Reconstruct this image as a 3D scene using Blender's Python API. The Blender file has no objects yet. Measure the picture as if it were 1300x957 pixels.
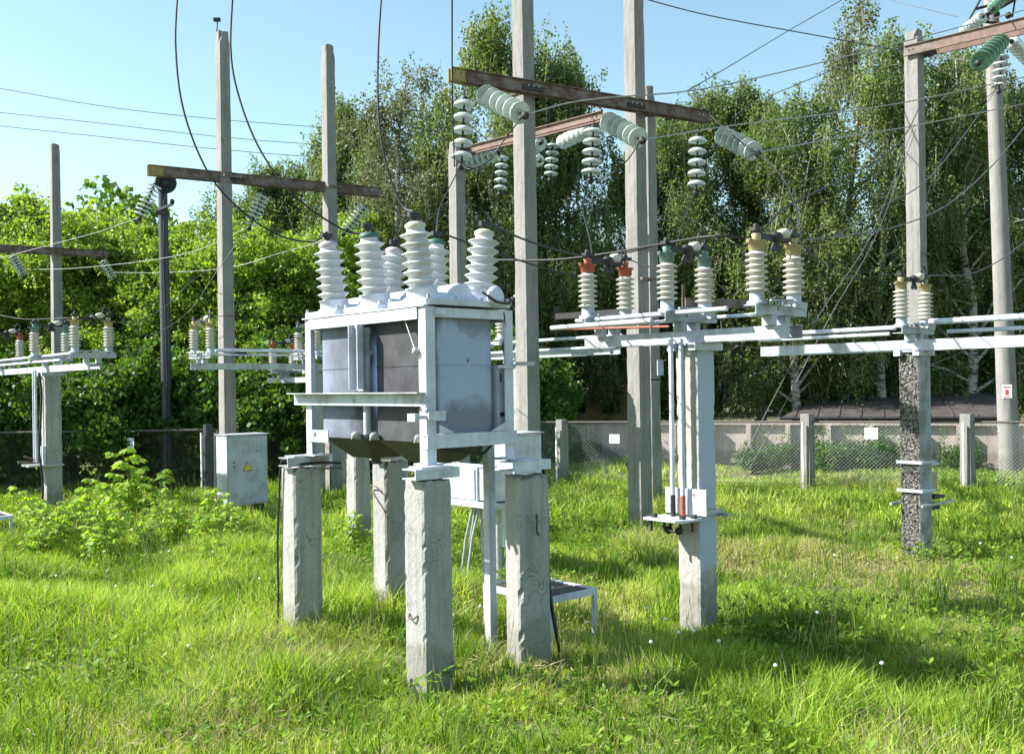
import bpy, math, random
import numpy as np
from mathutils import Vector, Matrix
random.seed(7); rng=np.random.default_rng(11)
S=bpy.context.scene; COL=S.collection
PI=math.pi; R=math.radians
F=1264.0; H=2.1; HY=490.0; ROLL=0.014
GA=R(41.3)
# ------------------------------------------------ survey helpers: photo bearing + range -> metres
def W(px,py,k):
    x=px+ROLL*(HY-py)-650; y=py+ROLL*(px-650)-HY
    return Vector((x/k, F/k, H-y/k))
def Wz(px,py,z):
    y=py+ROLL*(px-650)-HY
    return W(px,py,-y/(z-H))
def G(px,k,z=0.0):
    # ground position at bearing px and range k
    y=(H-z)*k; py=HY+y-ROLL*(px-650)
    v=W(px,py,k); v.z=z; return v
def gz(x,y):
    return -0.10+0.05*np.sin(x*0.55+0.4)*np.cos(y*0.47)+0.03*np.sin(x*1.7+y*1.1)
# ------------------------------------------------ materials
def mat(name):
    m=bpy.data.materials.new(name); m.use_nodes=True
    nt=m.node_tree; b=nt.nodes['Principled BSDF']; return m,nt,b
def N(nt,t,**kw):
    n=nt.nodes.new(t)
    for a,v in kw.items(): setattr(n,a,v)
    return n
def ramp(nt,fac,stops):
    r=N(nt,'ShaderNodeValToRGB'); e=r.color_ramp.elements
    while len(e)<len(stops): e.new(0.5)
    for i,(p,c) in enumerate(stops): e[i].position=p; e[i].color=(*c,1) if len(c)==3 else c
    nt.links.new(fac,r.inputs[0]); return r.outputs[0]
def noise(nt,scale,detail=6,rough=.6,vec=None,dist=0):
    n=N(nt,'ShaderNodeTexNoise'); n.inputs['Scale'].default_value=scale; n.inputs['Detail'].default_value=detail
    n.inputs['Roughness'].default_value=rough; n.inputs['Distortion'].default_value=dist
    if vec is not None: nt.links.new(vec,n.inputs['Vector'])
    return n.outputs['Fac']
def coords(nt,scale=(1,1,1),obj_off=True):
    tc=N(nt,'ShaderNodeTexCoord'); mp=N(nt,'ShaderNodeMapping'); mp.inputs['Scale'].default_value=scale
    if obj_off:
        oi=N(nt,'ShaderNodeObjectInfo'); mu=N(nt,'ShaderNodeMath',operation='MULTIPLY'); mu.inputs[1].default_value=37.0
        nt.links.new(oi.outputs['Random'],mu.inputs[0]); ad=N(nt,'ShaderNodeVectorMath',operation='ADD')
        nt.links.new(tc.outputs['Object'],ad.inputs[0]); nt.links.new(mu.outputs[0],ad.inputs[1])
        nt.links.new(ad.outputs[0],mp.inputs['Vector'])
    else: nt.links.new(tc.outputs['Object'],mp.inputs['Vector'])
    return mp.outputs[0]
def mixc(nt,fac,a,b,mode='MIX'):
    m=N(nt,'ShaderNodeMix',data_type='RGBA',blend_type=mode)
    for s,v in ((0,fac),(6,a),(7,b)):
        if hasattr(v,'is_output') or hasattr(v,'links'): nt.links.new(v,m.inputs[s])
        else: m.inputs[s].default_value=v if s==0 else (*v,1)
    return m.outputs[2]
def bump(nt,b,h,st=.5,d=.01):
    n=N(nt,'ShaderNodeBump'); n.inputs['Strength'].default_value=st; n.inputs['Distance'].default_value=d
    nt.links.new(h,n.inputs['Height']); nt.links.new(n.outputs[0],b.inputs['Normal'])
def concrete(name,c0,c1,pit=.35,rough_scale=60,bst=.5,dark=(.12,.12,.12)):
    m,nt,b=mat(name); v=coords(nt)
    big=noise(nt,2.2,5,.6,v); f=noise(nt,55,4,.7,v)
    col=ramp(nt,big,[(.3,c0),(.7,c1)])
    col=mixc(nt,.35,col,ramp(nt,f,[(.3,tuple(x*.6 for x in c0)),(.7,tuple(min(1,x*1.25) for x in c1))]))
    vo=N(nt,'ShaderNodeTexVoronoi'); vo.inputs['Scale'].default_value=70; nt.links.new(v,vo.inputs['Vector'])
    gate=ramp(nt,noise(nt,5,3,.6,v),[(.45,(.1,.1,.1)),(.75,(1,1,1))])
    mm=N(nt,'ShaderNodeMath',operation='SUBTRACT'); nt.links.new(vo.outputs['Distance'],mm.inputs[0])
    g2=N(nt,'ShaderNodeMath',operation='MULTIPLY'); nt.links.new(gate,g2.inputs[0]); g2.inputs[1].default_value=pit
    nt.links.new(g2.outputs[0],mm.inputs[1])
    pits=ramp(nt,mm.outputs[0],[(0.0,(0,0,0)),(.06,(1,1,1))])
    col=mixc(nt,pits,dark,col)
    # vertical water streaks
    st=coords(nt,(9,9,.6)); s=noise(nt,1.6,4,.6,st); sm=ramp(nt,s,[(.48,(1,1,1)),(.72,(.62,.61,.6))])
    col=mixc(nt,.8,col,sm,'MULTIPLY')
    tz=N(nt,'ShaderNodeTexCoord'); sz=N(nt,'ShaderNodeSeparateXYZ'); nt.links.new(tz.outputs['Object'],sz.inputs[0]); ms_=N(nt,'ShaderNodeMath',operation='MULTIPLY_ADD'); nt.links.new(noise(nt,6,6,.7,v),ms_.inputs[0]); ms_.inputs[1].default_value=-.55; nt.links.new(sz.outputs['Z'],ms_.inputs[2])
    col=mixc(nt,ramp(nt,ms_.outputs[0],[(.0,(.45,.45,.45)),(.10,(0,0,0))]),col,(.11,.105,.075))
    cr=N(nt,'ShaderNodeTexVoronoi',feature='DISTANCE_TO_EDGE'); cr.inputs['Scale'].default_value=1.6; wn=N(nt,'ShaderNodeVectorMath',operation='ADD'); nn=N(nt,'ShaderNodeTexNoise'); nn.inputs['Scale'].default_value=5; nt.links.new(v,nn.inputs['Vector']); sc=N(nt,'ShaderNodeVectorMath',operation='SCALE'); sc.inputs['Scale'].default_value=.35; nt.links.new(nn.outputs['Color'],sc.inputs[0]); nt.links.new(v,wn.inputs[0]); nt.links.new(sc.outputs[0],wn.inputs[1]); nt.links.new(wn.outputs[0],cr.inputs['Vector'])
    ck=ramp(nt,cr.outputs['Distance'],[(.0,(1,1,1)),(.006,(0,0,0))]); gt=ramp(nt,noise(nt,1.3,2,.5,v),[(.52,(0,0,0)),(.56,(.85,.85,.85))]); col=mixc(nt,mixc(nt,1.0,ck,gt,'MULTIPLY'),col,dark)
    nt.links.new(col,b.inputs['Base Color']); b.inputs['Roughness'].default_value=.92
    hh=N(nt,'ShaderNodeMath',operation='ADD'); nt.links.new(f,hh.inputs[0]); nt.links.new(pits,hh.inputs[1]); bump(nt,b,hh.outputs[0],bst,.006)
    return m
def paint(name,base,dirt,amt=.5,rough=.55,scale=3,metal=0):
    m,nt,b=mat(name); v=coords(nt)
    a=noise(nt,scale,7,.65,v); s=noise(nt,1.5,5,.6,coords(nt,(12,12,1.2))); f=noise(nt,40,4,.7,v)
    col=ramp(nt,a,[(.42,base),(.42+.4*(1.1-amt),dirt)])
    col=mixc(nt,.7,col,ramp(nt,s,[(.5,(1,1,1)),(.78,(.7,.68,.66))]),'MULTIPLY')
    col=mixc(nt,.6,col,ramp(nt,f,[(.3,(.82,.82,.82)),(.5,(1,1,1))]),'MULTIPLY')
    rf=ramp(nt,noise(nt,7,8,.75,v),[(.64,(0,0,0)),(.68,(1,1,1))]); col=mixc(nt,rf,col,(.13,.075,.045))
    rs=ramp(nt,noise(nt,1.8,6,.7,coords(nt,(16,16,1.6))),[(.66,(0,0,0)),(.76,(.6,.6,.6))]); col=mixc(nt,rs,col,(.22,.14,.09))
    nt.links.new(col,b.inputs['Base Color']); b.inputs['Roughness'].default_value=rough; b.inputs['Metallic'].default_value=metal
    bump(nt,b,f,.25,.003); return m
def plain(name,c,rough=.5,metal=0,var=.25,scale=20):
    m,nt,b=mat(name); v=coords(nt); f=noise(nt,scale,5,.6,v)
    nt.links.new(ramp(nt,f,[(.3,tuple(x*(1-var) for x in c)),(.7,tuple(min(1,x*(1+var)) for x in c))]),b.inputs['Base Color'])
    b.inputs['Roughness'].default_value=rough; b.inputs['Metallic'].default_value=metal; return m
M={}
ALB=.80
M['pole']=concrete('aged_pole_concrete',(.195,.19,.19),(.28,.272,.268))
M['pier']=concrete('pier_concrete',(.25,.25,.255),(.37,.37,.365),pit=.42)
M['wall']=concrete('wall_concrete',(.36,.31,.30),(.47,.41,.39),pit=.05)
M['white']=paint('white_paint',(.57,.62,.72),(.38,.40,.45),.45)
M['cream']=paint('weathered_white',(.45,.50,.59),(.27,.28,.30),.6)
M['cab']=paint('cabinet_grey_paint',(.42,.47,.56),(.28,.30,.34),.5)
M['rust']=paint('rusty_steel',(.10,.058,.042),(.20,.165,.155),.6,.8,6)
M['rustpink']=paint('faded_red_steel',(.21,.14,.115),(.13,.085,.07),.5,.8,6)
M['yellow']=plain('yellow_paint',(.27,.20,.06),.6)
M['ycap']=plain('ochre_cap_paint',(.36,.30,.15),.6)
M['pale']=plain('pale_yellow_cap',(.48,.47,.36),.6)
M['red']=plain('red_cap_paint',(.33,.085,.045),.6)
M['green']=plain('green_cap_paint',(.115,.20,.18),.6)
M['dgreen']=plain('dark_green_paint',(.035,.11,.08),.6)
M['lilac']=plain('faded_lilac_paint',(.42,.36,.40),.6)
M['porc']=plain('cream_porcelain',(.49,.465,.42),.3,0,.1,8)
M['bush']=plain('white_porcelain',(.49,.50,.52),.25,0,.08,6)
M['dark']=plain('dark_steel',(.035,.033,.035),.6,.3)
M['blackpipe']=plain('black_paint',(.02,.02,.025),.5)
M['bluedark']=plain('dark_bluish_steel',(.045,.05,.07),.5,.2)
M['cable']=plain('black_cable',(.012,.012,.016),.55)
M['alum']=plain('aluminium_wire',(.36,.36,.35),.45,.6)
M['greywire']=plain('grey_wire',(.10,.10,.11),.5,.3)
M['zinc']=plain('zinc_steel',(.38,.40,.42),.5,.5)
M['brown']=plain('brown_roof_sheet',(.07,.06,.058),.6,0,.4,3)
M['roofgrey']=plain('grey_felt',(.14,.12,.12),.9)
M['hole']=plain('dark_opening',(.01,.01,.01),.9)
M['grate']=plain('grating_steel',(.12,.11,.10),.7)
M['bark']=plain('grey_bark',(.10,.08,.065),.9,0,.5,6)
M['paperwhite']=plain('sign_white',(.72,.74,.76),.5,0,.03)
M['signyellow']=plain('sign_yellow',(.75,.58,.05),.5,0,.05)
M['signred']=plain('sign_red',(.5,.05,.05),.5,0,.05)
M['signblue']=plain('sign_blue',(.08,.12,.35),.5,0,.05)
M['brick']=plain('tan_plaster',(.32,.19,.12),.9,0,.3,3)
def m_birchbark():
    m,nt,b=mat('birch_bark'); v=coords(nt,(3,3,14)); f=noise(nt,1.0,5,.7,v)
    nt.links.new(ramp(nt,f,[(.42,(.04,.035,.03)),(.5,(.42,.39,.36))]),b.inputs['Base Color']); b.inputs['Roughness'].default_value=.85; return m
M['birchbark']=m_birchbark()
def m_glass():
    m,nt,b=mat('insulator_glass')
    b.inputs['Base Color'].default_value=(.74,.82,.81,1); b.inputs['Roughness'].default_value=.12
    b.inputs['Transmission Weight'].default_value=.5; b.inputs['IOR'].default_value=1.45
    return m
M['glass']=m_glass()
mg,ntg,bg=mat('green_insulator_glass'); bg.inputs['Base Color'].default_value=(.25,.5,.38,1); bg.inputs['Roughness'].default_value=.12; bg.inputs['Transmission Weight'].default_value=.62
M['gglass']=mg
def m_rubble():
    m,nt,b=mat('spalled_aggregate_concrete'); v=coords(nt)
    vo=N(nt,'ShaderNodeTexVoronoi'); vo.inputs['Scale'].default_value=60; nt.links.new(v,vo.inputs['Vector'])
    n2=noise(nt,30,6,.75,v)
    c=ramp(nt,n2,[(.45,(.04,.04,.04)),(.52,(.26,.255,.24)),(.64,(.55,.53,.50))])
    nt.links.new(c,b.inputs['Base Color']); b.inputs['Roughness'].default_value=.95
    ad=N(nt,'ShaderNodeMath',operation='SUBTRACT'); nt.links.new(n2,ad.inputs[0]); nt.links.new(vo.outputs['Distance'],ad.inputs[1])
    bump(nt,b,ad.outputs[0],1,.05); return m
M['rubble']=m_rubble(); M['oldpaint']=paint('flaking_column_paint',(.30,.33,.38),(.19,.19,.18),.7,.8,5)
def m_tank(name,blue,dark,edge):
    # paint worn to dark oily dirt, mostly on the side by the conservator rail
    m,nt,b=mat(name); v=coords(nt,obj_off=False)
    n=noise(nt,2.4,5,.55,v,1.0); f=noise(nt,30,5,.7,v); sep=N(nt,'ShaderNodeSeparateXYZ'); nt.links.new(v,sep.inputs[0])
    # broad wet-looking patches with soft edges low and high on the sheet
    z=N(nt,'ShaderNodeMath',operation='SUBTRACT'); nt.links.new(sep.outputs['Z'],z.inputs[0]); z.inputs[1].default_value=2.24
    za=N(nt,'ShaderNodeMath',operation='ABSOLUTE'); nt.links.new(z.outputs[0],za.inputs[0])
    zz=N(nt,'ShaderNodeMath',operation='MULTIPLY_ADD'); nt.links.new(n,zz.inputs[0]); zz.inputs[1].default_value=.55; nt.links.new(za.outputs[0],zz.inputs[2])
    patch=ramp(nt,zz.outputs[0],[(.50,blue),(.60,edge)])
    # grime side (x small)
    gx=N(nt,'ShaderNodeMath',operation='MULTIPLY_ADD'); nt.links.new(n,gx.inputs[0]); gx.inputs[1].default_value=.10; nt.links.new(sep.outputs['X'],gx.inputs[2])
    gfac=ramp(nt,gx.outputs[0],[(.15,(1,1,1)),(.20,(0,0,0))])
    dk=ramp(nt,noise(nt,5,6,.65,v),[(.3,dark),(.75,tuple(x*2.2 for x in dark))])
    gy=N(nt,'ShaderNodeMath',operation='MULTIPLY_ADD'); nt.links.new(noise(nt,3.1,5,.6,v),gy.inputs[0]); gy.inputs[1].default_value=.9; nt.links.new(sep.outputs['Y'],gy.inputs[2])
    dk=mixc(nt,ramp(nt,gy.outputs[0],[(0,(0,0,0)),(1,(0,0,0))]),dk,blue)
    cl=N(nt,'ShaderNodeMapRange'); nt.links.new(gy.outputs[0],cl.inputs[0]); cl.inputs[1].default_value=1.45; cl.inputs[2].default_value=2.0; cl.inputs[3].default_value=0; cl.inputs[4].default_value=.5; dk=mixc(nt,cl.outputs[0],dk,blue)
    col=mixc(nt,gfac,patch,dk)
    col=mixc(nt,.5,col,ramp(nt,f,[(.3,(.85,.85,.85)),(.6,(1,1,1))]),'MULTIPLY')
    st_=noise(nt,1.3,6,.7,coords(nt,(22,22,1.3),False)); col=mixc(nt,ramp(nt,st_,[(.60,(0,0,0)),(.74,(.55,.55,.55))]),col,(.10,.09,.085))
    fl=ramp(nt,noise(nt,11,8,.75,v),[(.66,(0,0,0)),(.69,(1,1,1))]); col=mixc(nt,fl,col,(.12,.08,.06))
    bump(nt,b,n,.25,.02)
    nt.links.new(col,b.inputs['Base Color']); b.inputs['Roughness'].default_value=.8; b.inputs['Specular IOR Level'].default_value=.15; return m
M['tankbottom']=plain('tank_bottom_dark',(.06,.055,.045),.7)
M['tank']=m_tank('oil_stained_tank_paint',(.35,.42,.58),(.040,.041,.047),(.20,.22,.28))
def m_ground():
    m,nt,b=mat('meadow_soil'); tc=N(nt,'ShaderNodeTexCoord'); v=tc.outputs['Object']
    a=noise(nt,.35,6,.6,v); f=noise(nt,9,6,.7,v)
    c=ramp(nt,a,[(.35,(.06,.075,.02)),(.65,(.10,.09,.045))]); c=mixc(nt,.5,c,ramp(nt,f,[(.35,(.03,.035,.015)),(.65,(.17,.13,.08))]))
    nt.links.new(c,b.inputs['Base Color']); b.inputs['Roughness'].default_value=1; bump(nt,b,f,.8,.05); return m
M['ground']=m_ground()
def m_leaf(name,c0,c1,trans=.45,tr=None):
    m,nt,b=mat(name); at=N(nt,'ShaderNodeAttribute',attribute_name='shade')
    c=ramp(nt,at.outputs['Fac'],[(0,c0),(1,c1)])
    nt.links.new(c,b.inputs['Base Color']); b.inputs['Roughness'].default_value=.5; b.inputs['Specular IOR Level'].default_value=.35
    t=N(nt,'ShaderNodeBsdfTranslucent'); mc=mixc(nt,1.0,c,tr or (1.35,1.5,.55),'MULTIPLY'); nt.links.new(mc,t.inputs[0])
    mx=N(nt,'ShaderNodeMixShader'); mx.inputs[0].default_value=trans
    nt.links.new(b.outputs[0],mx.inputs[1]); nt.links.new(t.outputs[0],mx.inputs[2])
    nt.links.new(mx.outputs[0],nt.nodes['Material Output'].inputs[0]); return m
M['leafmaple']=m_leaf('maple_leaves',(.11,.185,.03),(.29,.375,.075),.48)
M['leafbirch']=m_leaf('birch_leaves',(.045,.08,.028),(.22,.275,.10),.45)
M['leafdry']=m_leaf('thin_birch_leaves',(.07,.11,.04),(.20,.20,.10),.4,(1.2,1.2,.8))
M['leafsap']=m_leaf('sapling_leaves',(.15,.27,.03),(.34,.46,.07),.5)
M['leafshrub']=m_leaf('shrub_leaves',(.035,.08,.015),(.11,.2,.03),.4)
def m_grass():
    m,nt,b=mat('meadow_grass'); at=N(nt,'ShaderNodeAttribute',attribute_name='shade')
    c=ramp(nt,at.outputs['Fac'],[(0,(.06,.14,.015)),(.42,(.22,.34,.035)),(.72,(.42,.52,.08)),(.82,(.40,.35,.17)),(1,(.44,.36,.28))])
    nt.links.new(c,b.inputs['Base Color']); b.inputs['Roughness'].default_value=.5; b.inputs['Specular IOR Level'].default_value=.25
    t=N(nt,'ShaderNodeBsdfTranslucent'); mc=mixc(nt,1.0,c,(1.3,1.4,.6),'MULTIPLY'); nt.links.new(mc,t.inputs[0])
    mx=N(nt,'ShaderNodeMixShader'); mx.inputs[0].default_value=.38
    nt.links.new(b.outputs[0],mx.inputs[1]); nt.links.new(t.outputs[0],mx.inputs[2]); nt.links.new(mx.outputs[0],nt.nodes['Material Output'].inputs[0]); return m
M['grass']=m_grass()
# ------------------------------------------------ mesh builder
class MB:
    def __init__(s): s.v=[]; s.f=[]; s.sm=[]
    def add(s,vs,fs,smooth=False):
        o=len(s.v); s.v+= [tuple(v) for v in vs]; s.f+=[tuple(i+o for i in f) for f in fs]; s.sm+=[smooth]*len(fs); return s
    def box(s,x0,x1,y0,y1,z0,z1,mtx=None):
        vs=[Vector((x,y,z)) for z in (z0,z1) for y in (y0,y1) for x in (x0,x1)]
        if mtx: vs=[mtx@v for v in vs]
        return s.add(vs,[(0,2,3,1),(4,5,7,6),(0,1,5,4),(2,6,7,3),(0,4,6,2),(1,3,7,5)])
    def bar(s,a,b,w,h,up=(0,0,1)):
        a=Vector(a); b=Vector(b); d=(b-a); L=d.length; d.normalize(); u=Vector(up)
        if abs(d.dot(u))>.99: u=Vector((1,0,0))
        x=d.cross(u).normalized(); u=x.cross(d)
        m=Matrix((( x.x,d.x,u.x,a.x),(x.y,d.y,u.y,a.y),(x.z,d.z,u.z,a.z),(0,0,0,1)))
        return s.box(-w/2,w/2,0,L,-h/2,h/2,m)
    def channel(s,a,b,w,h,t=.008,side=1,up=(0,0,1)):
        # U section: web of height h, flanges of width w pointing to +side
        a=Vector(a); b=Vector(b); d=(b-a); L=d.length; d.normalize(); u=Vector(up)
        if abs(d.dot(u))>.99: u=Vector((1,0,0))
        x=d.cross(u).normalized()*side; u2=u-d*u.dot(d); u2.normalize()
        m=Matrix((( x.x,d.x,u2.x,a.x),(x.y,d.y,u2.y,a.y),(x.z,d.z,u2.z,a.z),(0,0,0,1)))
        s.box(0,t,0,L,-h/2,h/2,m); s.box(t,w,0,L,h/2-t,h/2,m); s.box(t,w,0,L,-h/2,-h/2+t,m); return s
    def angle(s,p,z0,z1,w,sx,sy,t=.008):
        x,y=p
        s.box(min(x,x+sx*w),max(x,x+sx*w),min(y,y+sy*t),max(y,y+sy*t),z0,z1)
        s.box(min(x,x+sx*t),max(x,x+sx*t),min(y+sy*t,y+sy*w),max(y+sy*t,y+sy*w),z0,z1); return s
    def tube(s,pts,r,n=8,cap=True):
        pts=[Vector(p) for p in pts]; rs=r if isinstance(r,(list,tuple)) else [r]*len(pts)
        rings=[]; ref=Vector((0,0,1))
        for i,p in enumerate(pts):
            d=(pts[min(i+1,len(pts)-1)]-pts[max(i-1,0)]).normalized()
            if i==0:
                ref=Vector((0,0,1)) if abs(d.z)<.9 else Vector((1,0,0))
                x=d.cross(ref).normalized()
            else: x=(x-d*x.dot(d)).normalized()
            y=d.cross(x); rings.append([p+(x*math.cos(2*PI*j/n)+y*math.sin(2*PI*j/n))*rs[i] for j in range(n)])
        vs=[v for r_ in rings for v in r_]; fs=[]
        for i in range(len(pts)-1):
            for j in range(n):
                a=i*n+j; b=i*n+(j+1)%n; fs.append((a,b,b+n,a+n))
        s.add(vs,fs,True)
        if cap: s.add(rings[0],[tuple(range(n))[::-1]]); s.add(rings[-1],[tuple(range(n))])
        return s
    def lathe(s,prof,o=(0,0,0),ax=(0,0,1),n=20,smooth=True):
        o=Vector(o); a=Vector(ax).normalized(); ref=Vector((1,0,0)) if abs(a.x)<.9 else Vector((0,1,0))
        x=a.cross(ref).normalized(); y=a.cross(x); vs=[]; fs=[]
        for r,z in prof:
            for j in range(n): vs.append(o+a*z+(x*math.cos(2*PI*j/n)+y*math.sin(2*PI*j/n))*r)
        m=len(prof)
        for i in range(m-1):
            for j in range(n):
                p=i*n+j; q=i*n+(j+1)%n; fs.append((p,q,q+n,p+n))
        s.add(vs,fs,smooth); s.add(vs[:n],[tuple(range(n))[::-1]]); s.add(vs[-n:],[tuple(range(n))]); return s
    def plan(s,outline,z0,z1,smooth=False,top=None):
        n=len(outline); t=top or outline
        vs=[(x,y,z0) for x,y in outline]+[(x,y,z1) for x,y in t]
        s.add(vs,[(i,(i+1)%n,(i+1)%n+n,i+n) for i in range(n)],smooth)
        s.add(vs[:n],[tuple(range(n))[::-1]]); s.add(vs[n:],[tuple(range(n))]); return s
    def build(s,name,m,parent=None,bevel=0):
        me=bpy.data.meshes.new(name); me.from_pydata(s.v,[],s.f); me.update()
        me.polygons.foreach_set('use_smooth',s.sm)
        o=bpy.data.objects.new(name,me); COL.objects.link(o); me.materials.append(M[m] if isinstance(m,str) else m)
        if parent: o.parent=parent
        if bevel:
            b=o.modifiers.new('b','BEVEL'); b.width=bevel; b.segments=2; b.limit_method='ANGLE'
        return o
def tag(o,label=None,cat=None,group=None,kind=None):
    if label: o['label']=label
    if cat: o['category']=cat
    if group: o['group']=group
    if kind: o['kind']=kind
    return o
def thing(name,label,cat,loc=(0,0,0),rz=0,group=None):
    o=bpy.data.objects.new(name,None); COL.objects.link(o); o.location=loc; o.rotation_euler=(0,0,rz); o.empty_display_size=.1
    return tag(o,label,cat,group)
def dup(root,loc=None,rz=None,label=None,scale=None):
    r=root.copy(); COL.objects.link(r)
    if loc is not None: r.location=loc
    if rz is not None: r.rotation_euler=(0,0,rz)
    if label: r['label']=label
    if scale is not None: r.scale=scale
    for ch in list(root.children):
        c=ch.copy(); COL.objects.link(c); c.parent=r
        for g in ch.children:
            d=g.copy(); COL.objects.link(d); d.parent=c
    return r
def rrect(x0,x1,y0,y1,r,n=6):
    o=[]
    for cx,cy,a in ((x1-r,y0+r,-90),(x1-r,y1-r,0),(x0+r,y1-r,90),(x0+r,y0+r,180)):
        for i in range(n+1):
            t=R(a+90*i/n); o.append((cx+r*math.cos(t),cy+r*math.sin(t)))
    return o
# rough cast concrete prism with worn arrises, tapering from w0 (bottom) to w1 (top)
def cast(name,w0,w1,h,chip=.012,seg=.06,parent=None,m='pole',ns=5,seed=0,top_break=0.0,z0=0,bulge=.002):
    z0-=.13; h+=.13
    rg=random.Random(seed); nz=max(6,int(h/seg)); vs=[];fs=[]
    per=[]
    for side in range(4):
        for i in range(ns):
            t=i/ns; per.append((side,t))
    nper=len(per); cor=[[rg.random() for _ in range(nz+1)] for _ in range(4)]
    for c in range(4):
        for i in range(1,nz): cor[c][i]=cor[c][i]*.6+cor[c][i-1]*.4
    for k in range(nz+1):
        z=z0+h*k/nz; w=(w0+(w1-w0)*k/nz)/2
        for side,t in per:
            p=[(-1,-1),(1,-1),(1,1),(-1,1)]; a=p[side]; b=p[(side+1)%4]
            x=a[0]+(b[0]-a[0])*t; y=a[1]+(b[1]-a[1])*t
            d=0
            if t==0:
                d=chip*(.35+2.4*max(0,cor[side][k]-.62)); 
                if top_break and k>=nz-1: d+=top_break*rg.random()
                x*=1-d/w*1.0; y*=1-d/w*1.0
            xx=x*w+rg.uniform(-bulge,bulge); yy=y*w+rg.uniform(-bulge,bulge)
            zz=z-(rg.random()*top_break if k==nz else 0)
            vs.append((xx,yy,zz))
    for k in range(nz):
        for i in range(nper):
            a=k*nper+i; b=k*nper+(i+1)%nper; fs.append((a,b,b+nper,a+nper))
    mb=MB(); mb.add(vs,fs,False)
    c=len(mb.v); mb.v.append((0,0,z0+h-top_break*.3)); 
    for i in range(nper): mb.f.append((nz*nper+i,nz*nper+(i+1)%nper,c)); mb.sm.append(False)
    return mb.build(name,m,parent)
def catmull(P,n=8):
    P=[Vector(p) for p in P]
    if len(P)==2: return P
    Q=[P[0]*2-P[1]]+P+[P[-1]*2-P[-2]]; out=[]
    for i in range(1,len(Q)-2):
        a,b,c,d=Q[i-1:i+3]
        for j in range(n):
            t=j/n; out.append(.5*((2*b)+(c-a)*t+(2*a-5*b+4*c-d)*t*t+(3*b-a-3*c+d)*t**3))
    out.append(P[-1]); return out
def wire(pts,r,m,label,group=None,name='overhead_wire',cat='wire',n=6):
    P=catmull([W(*p) if not isinstance(p,Vector) else p for p in pts],8)
    o=MB().tube(P,r,n).build(name,m); tag(o,label,cat,group); return o
# ------------------------------------------------ camera, sky, sun
cam=bpy.data.cameras.new('camera'); co=bpy.data.objects.new('camera',cam); COL.objects.link(co); S.camera=co
cam.sensor_width=36; cam.lens=36*F/1300; cam.clip_end=2000; cam.clip_start=.1
co.matrix_world=Matrix.Translation((0,0,H))@Matrix.Rotation(R(90),4,'X')@Matrix.Rotation(-math.atan(ROLL),4,'Z')
cam.shift_y=(HY-478.5)/1300
SUN_EL=R(39); sx,sy=-.999,.03
w=bpy.data.worlds.new('World'); S.world=w; w.use_nodes=True; nt=w.node_tree
sky=nt.nodes.new('ShaderNodeTexSky'); sky.sky_type='NISHITA'; sky.sun_disc=False; sky.sun_elevation=SUN_EL
sky.sun_rotation=math.atan2(sx,sy); sky.air_density=1.0; sky.dust_density=.6; sky.ozone_density=.35; sky.altitude=100
tm=nt.nodes.new('ShaderNodeMix'); tm.data_type='RGBA'; tm.blend_type='MULTIPLY'; tm.inputs[0].default_value=1; nt.links.new(sky.outputs[0],tm.inputs[6]); tm.inputs[7].default_value=(1.22,1.34,1.15,1)
nt.links.new(tm.outputs[2],nt.nodes['Background'].inputs[0]); nt.nodes['Background'].inputs[1].default_value=.078
sl=bpy.data.lights.new('sun','SUN'); sl.energy=5.0; sl.angle=R(.53); sl.color=(1,.95,.87); so=bpy.data.objects.new('sun',sl); COL.objects.link(so)
d=Vector((sx*math.cos(SUN_EL),sy*math.cos(SUN_EL),math.sin(SUN_EL))); so.rotation_euler=d.to_track_quat('Z','Y').to_euler(); so.location=d*60
S.view_settings.view_transform='Standard'; S.view_settings.look='None'; S.view_settings.exposure=1.40; S.view_settings.gamma=1
# ------------------------------------------------ ground + grass
def npmesh(name,V,Fq,shade,m,parent=None,tri=False):
    me=bpy.data.meshes.new(name); k=3 if tri else 4; nf=len(Fq)
    me.vertices.add(len(V)); me.vertices.foreach_set('co',V.astype(np.float32).ravel())
    me.loops.add(nf*k); me.loops.foreach_set('vertex_index',Fq.astype(np.int32).ravel())
    me.polygons.add(nf); me.polygons.foreach_set('loop_start',np.arange(0,nf*k,k,dtype=np.int32)); 
    me.update(calc_edges=True)
    at=me.attributes.new('shade','FLOAT','POINT'); at.data.foreach_set('value',shade.astype(np.float32))
    me.materials.append(M[m]); me.update()
    o=bpy.data.objects.new(name,me); COL.objects.link(o)
    if parent: o.parent=parent
    return o
def ground():
    xs=np.concatenate([[-300,-120,-60,-40],np.arange(-28,28.01,.4),[40,60,120,300]]); ys=np.concatenate([[-60,-20,-5],np.arange(0,34.01,.4),[45,60,100,200,500]])
    X,Y=np.meshgrid(xs,ys); fade=np.clip((34-Y)/6,0,1)*np.clip((28-abs(X))/6,0,1)*np.clip((Y+1)/2,0,1); Z=gz(X,Y)*fade
    V=np.stack([X,Y,Z],-1).reshape(-1,3); nx=len(xs); i=np.arange(len(ys)-1)[:,None]*nx+np.arange(nx-1)[None]; i=i.ravel()
    o=npmesh('ground',V,np.stack([i,i+1,i+1+nx,i+nx],-1),np.zeros(len(V)),'ground'); tag(o,kind='structure')
ground()
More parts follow.
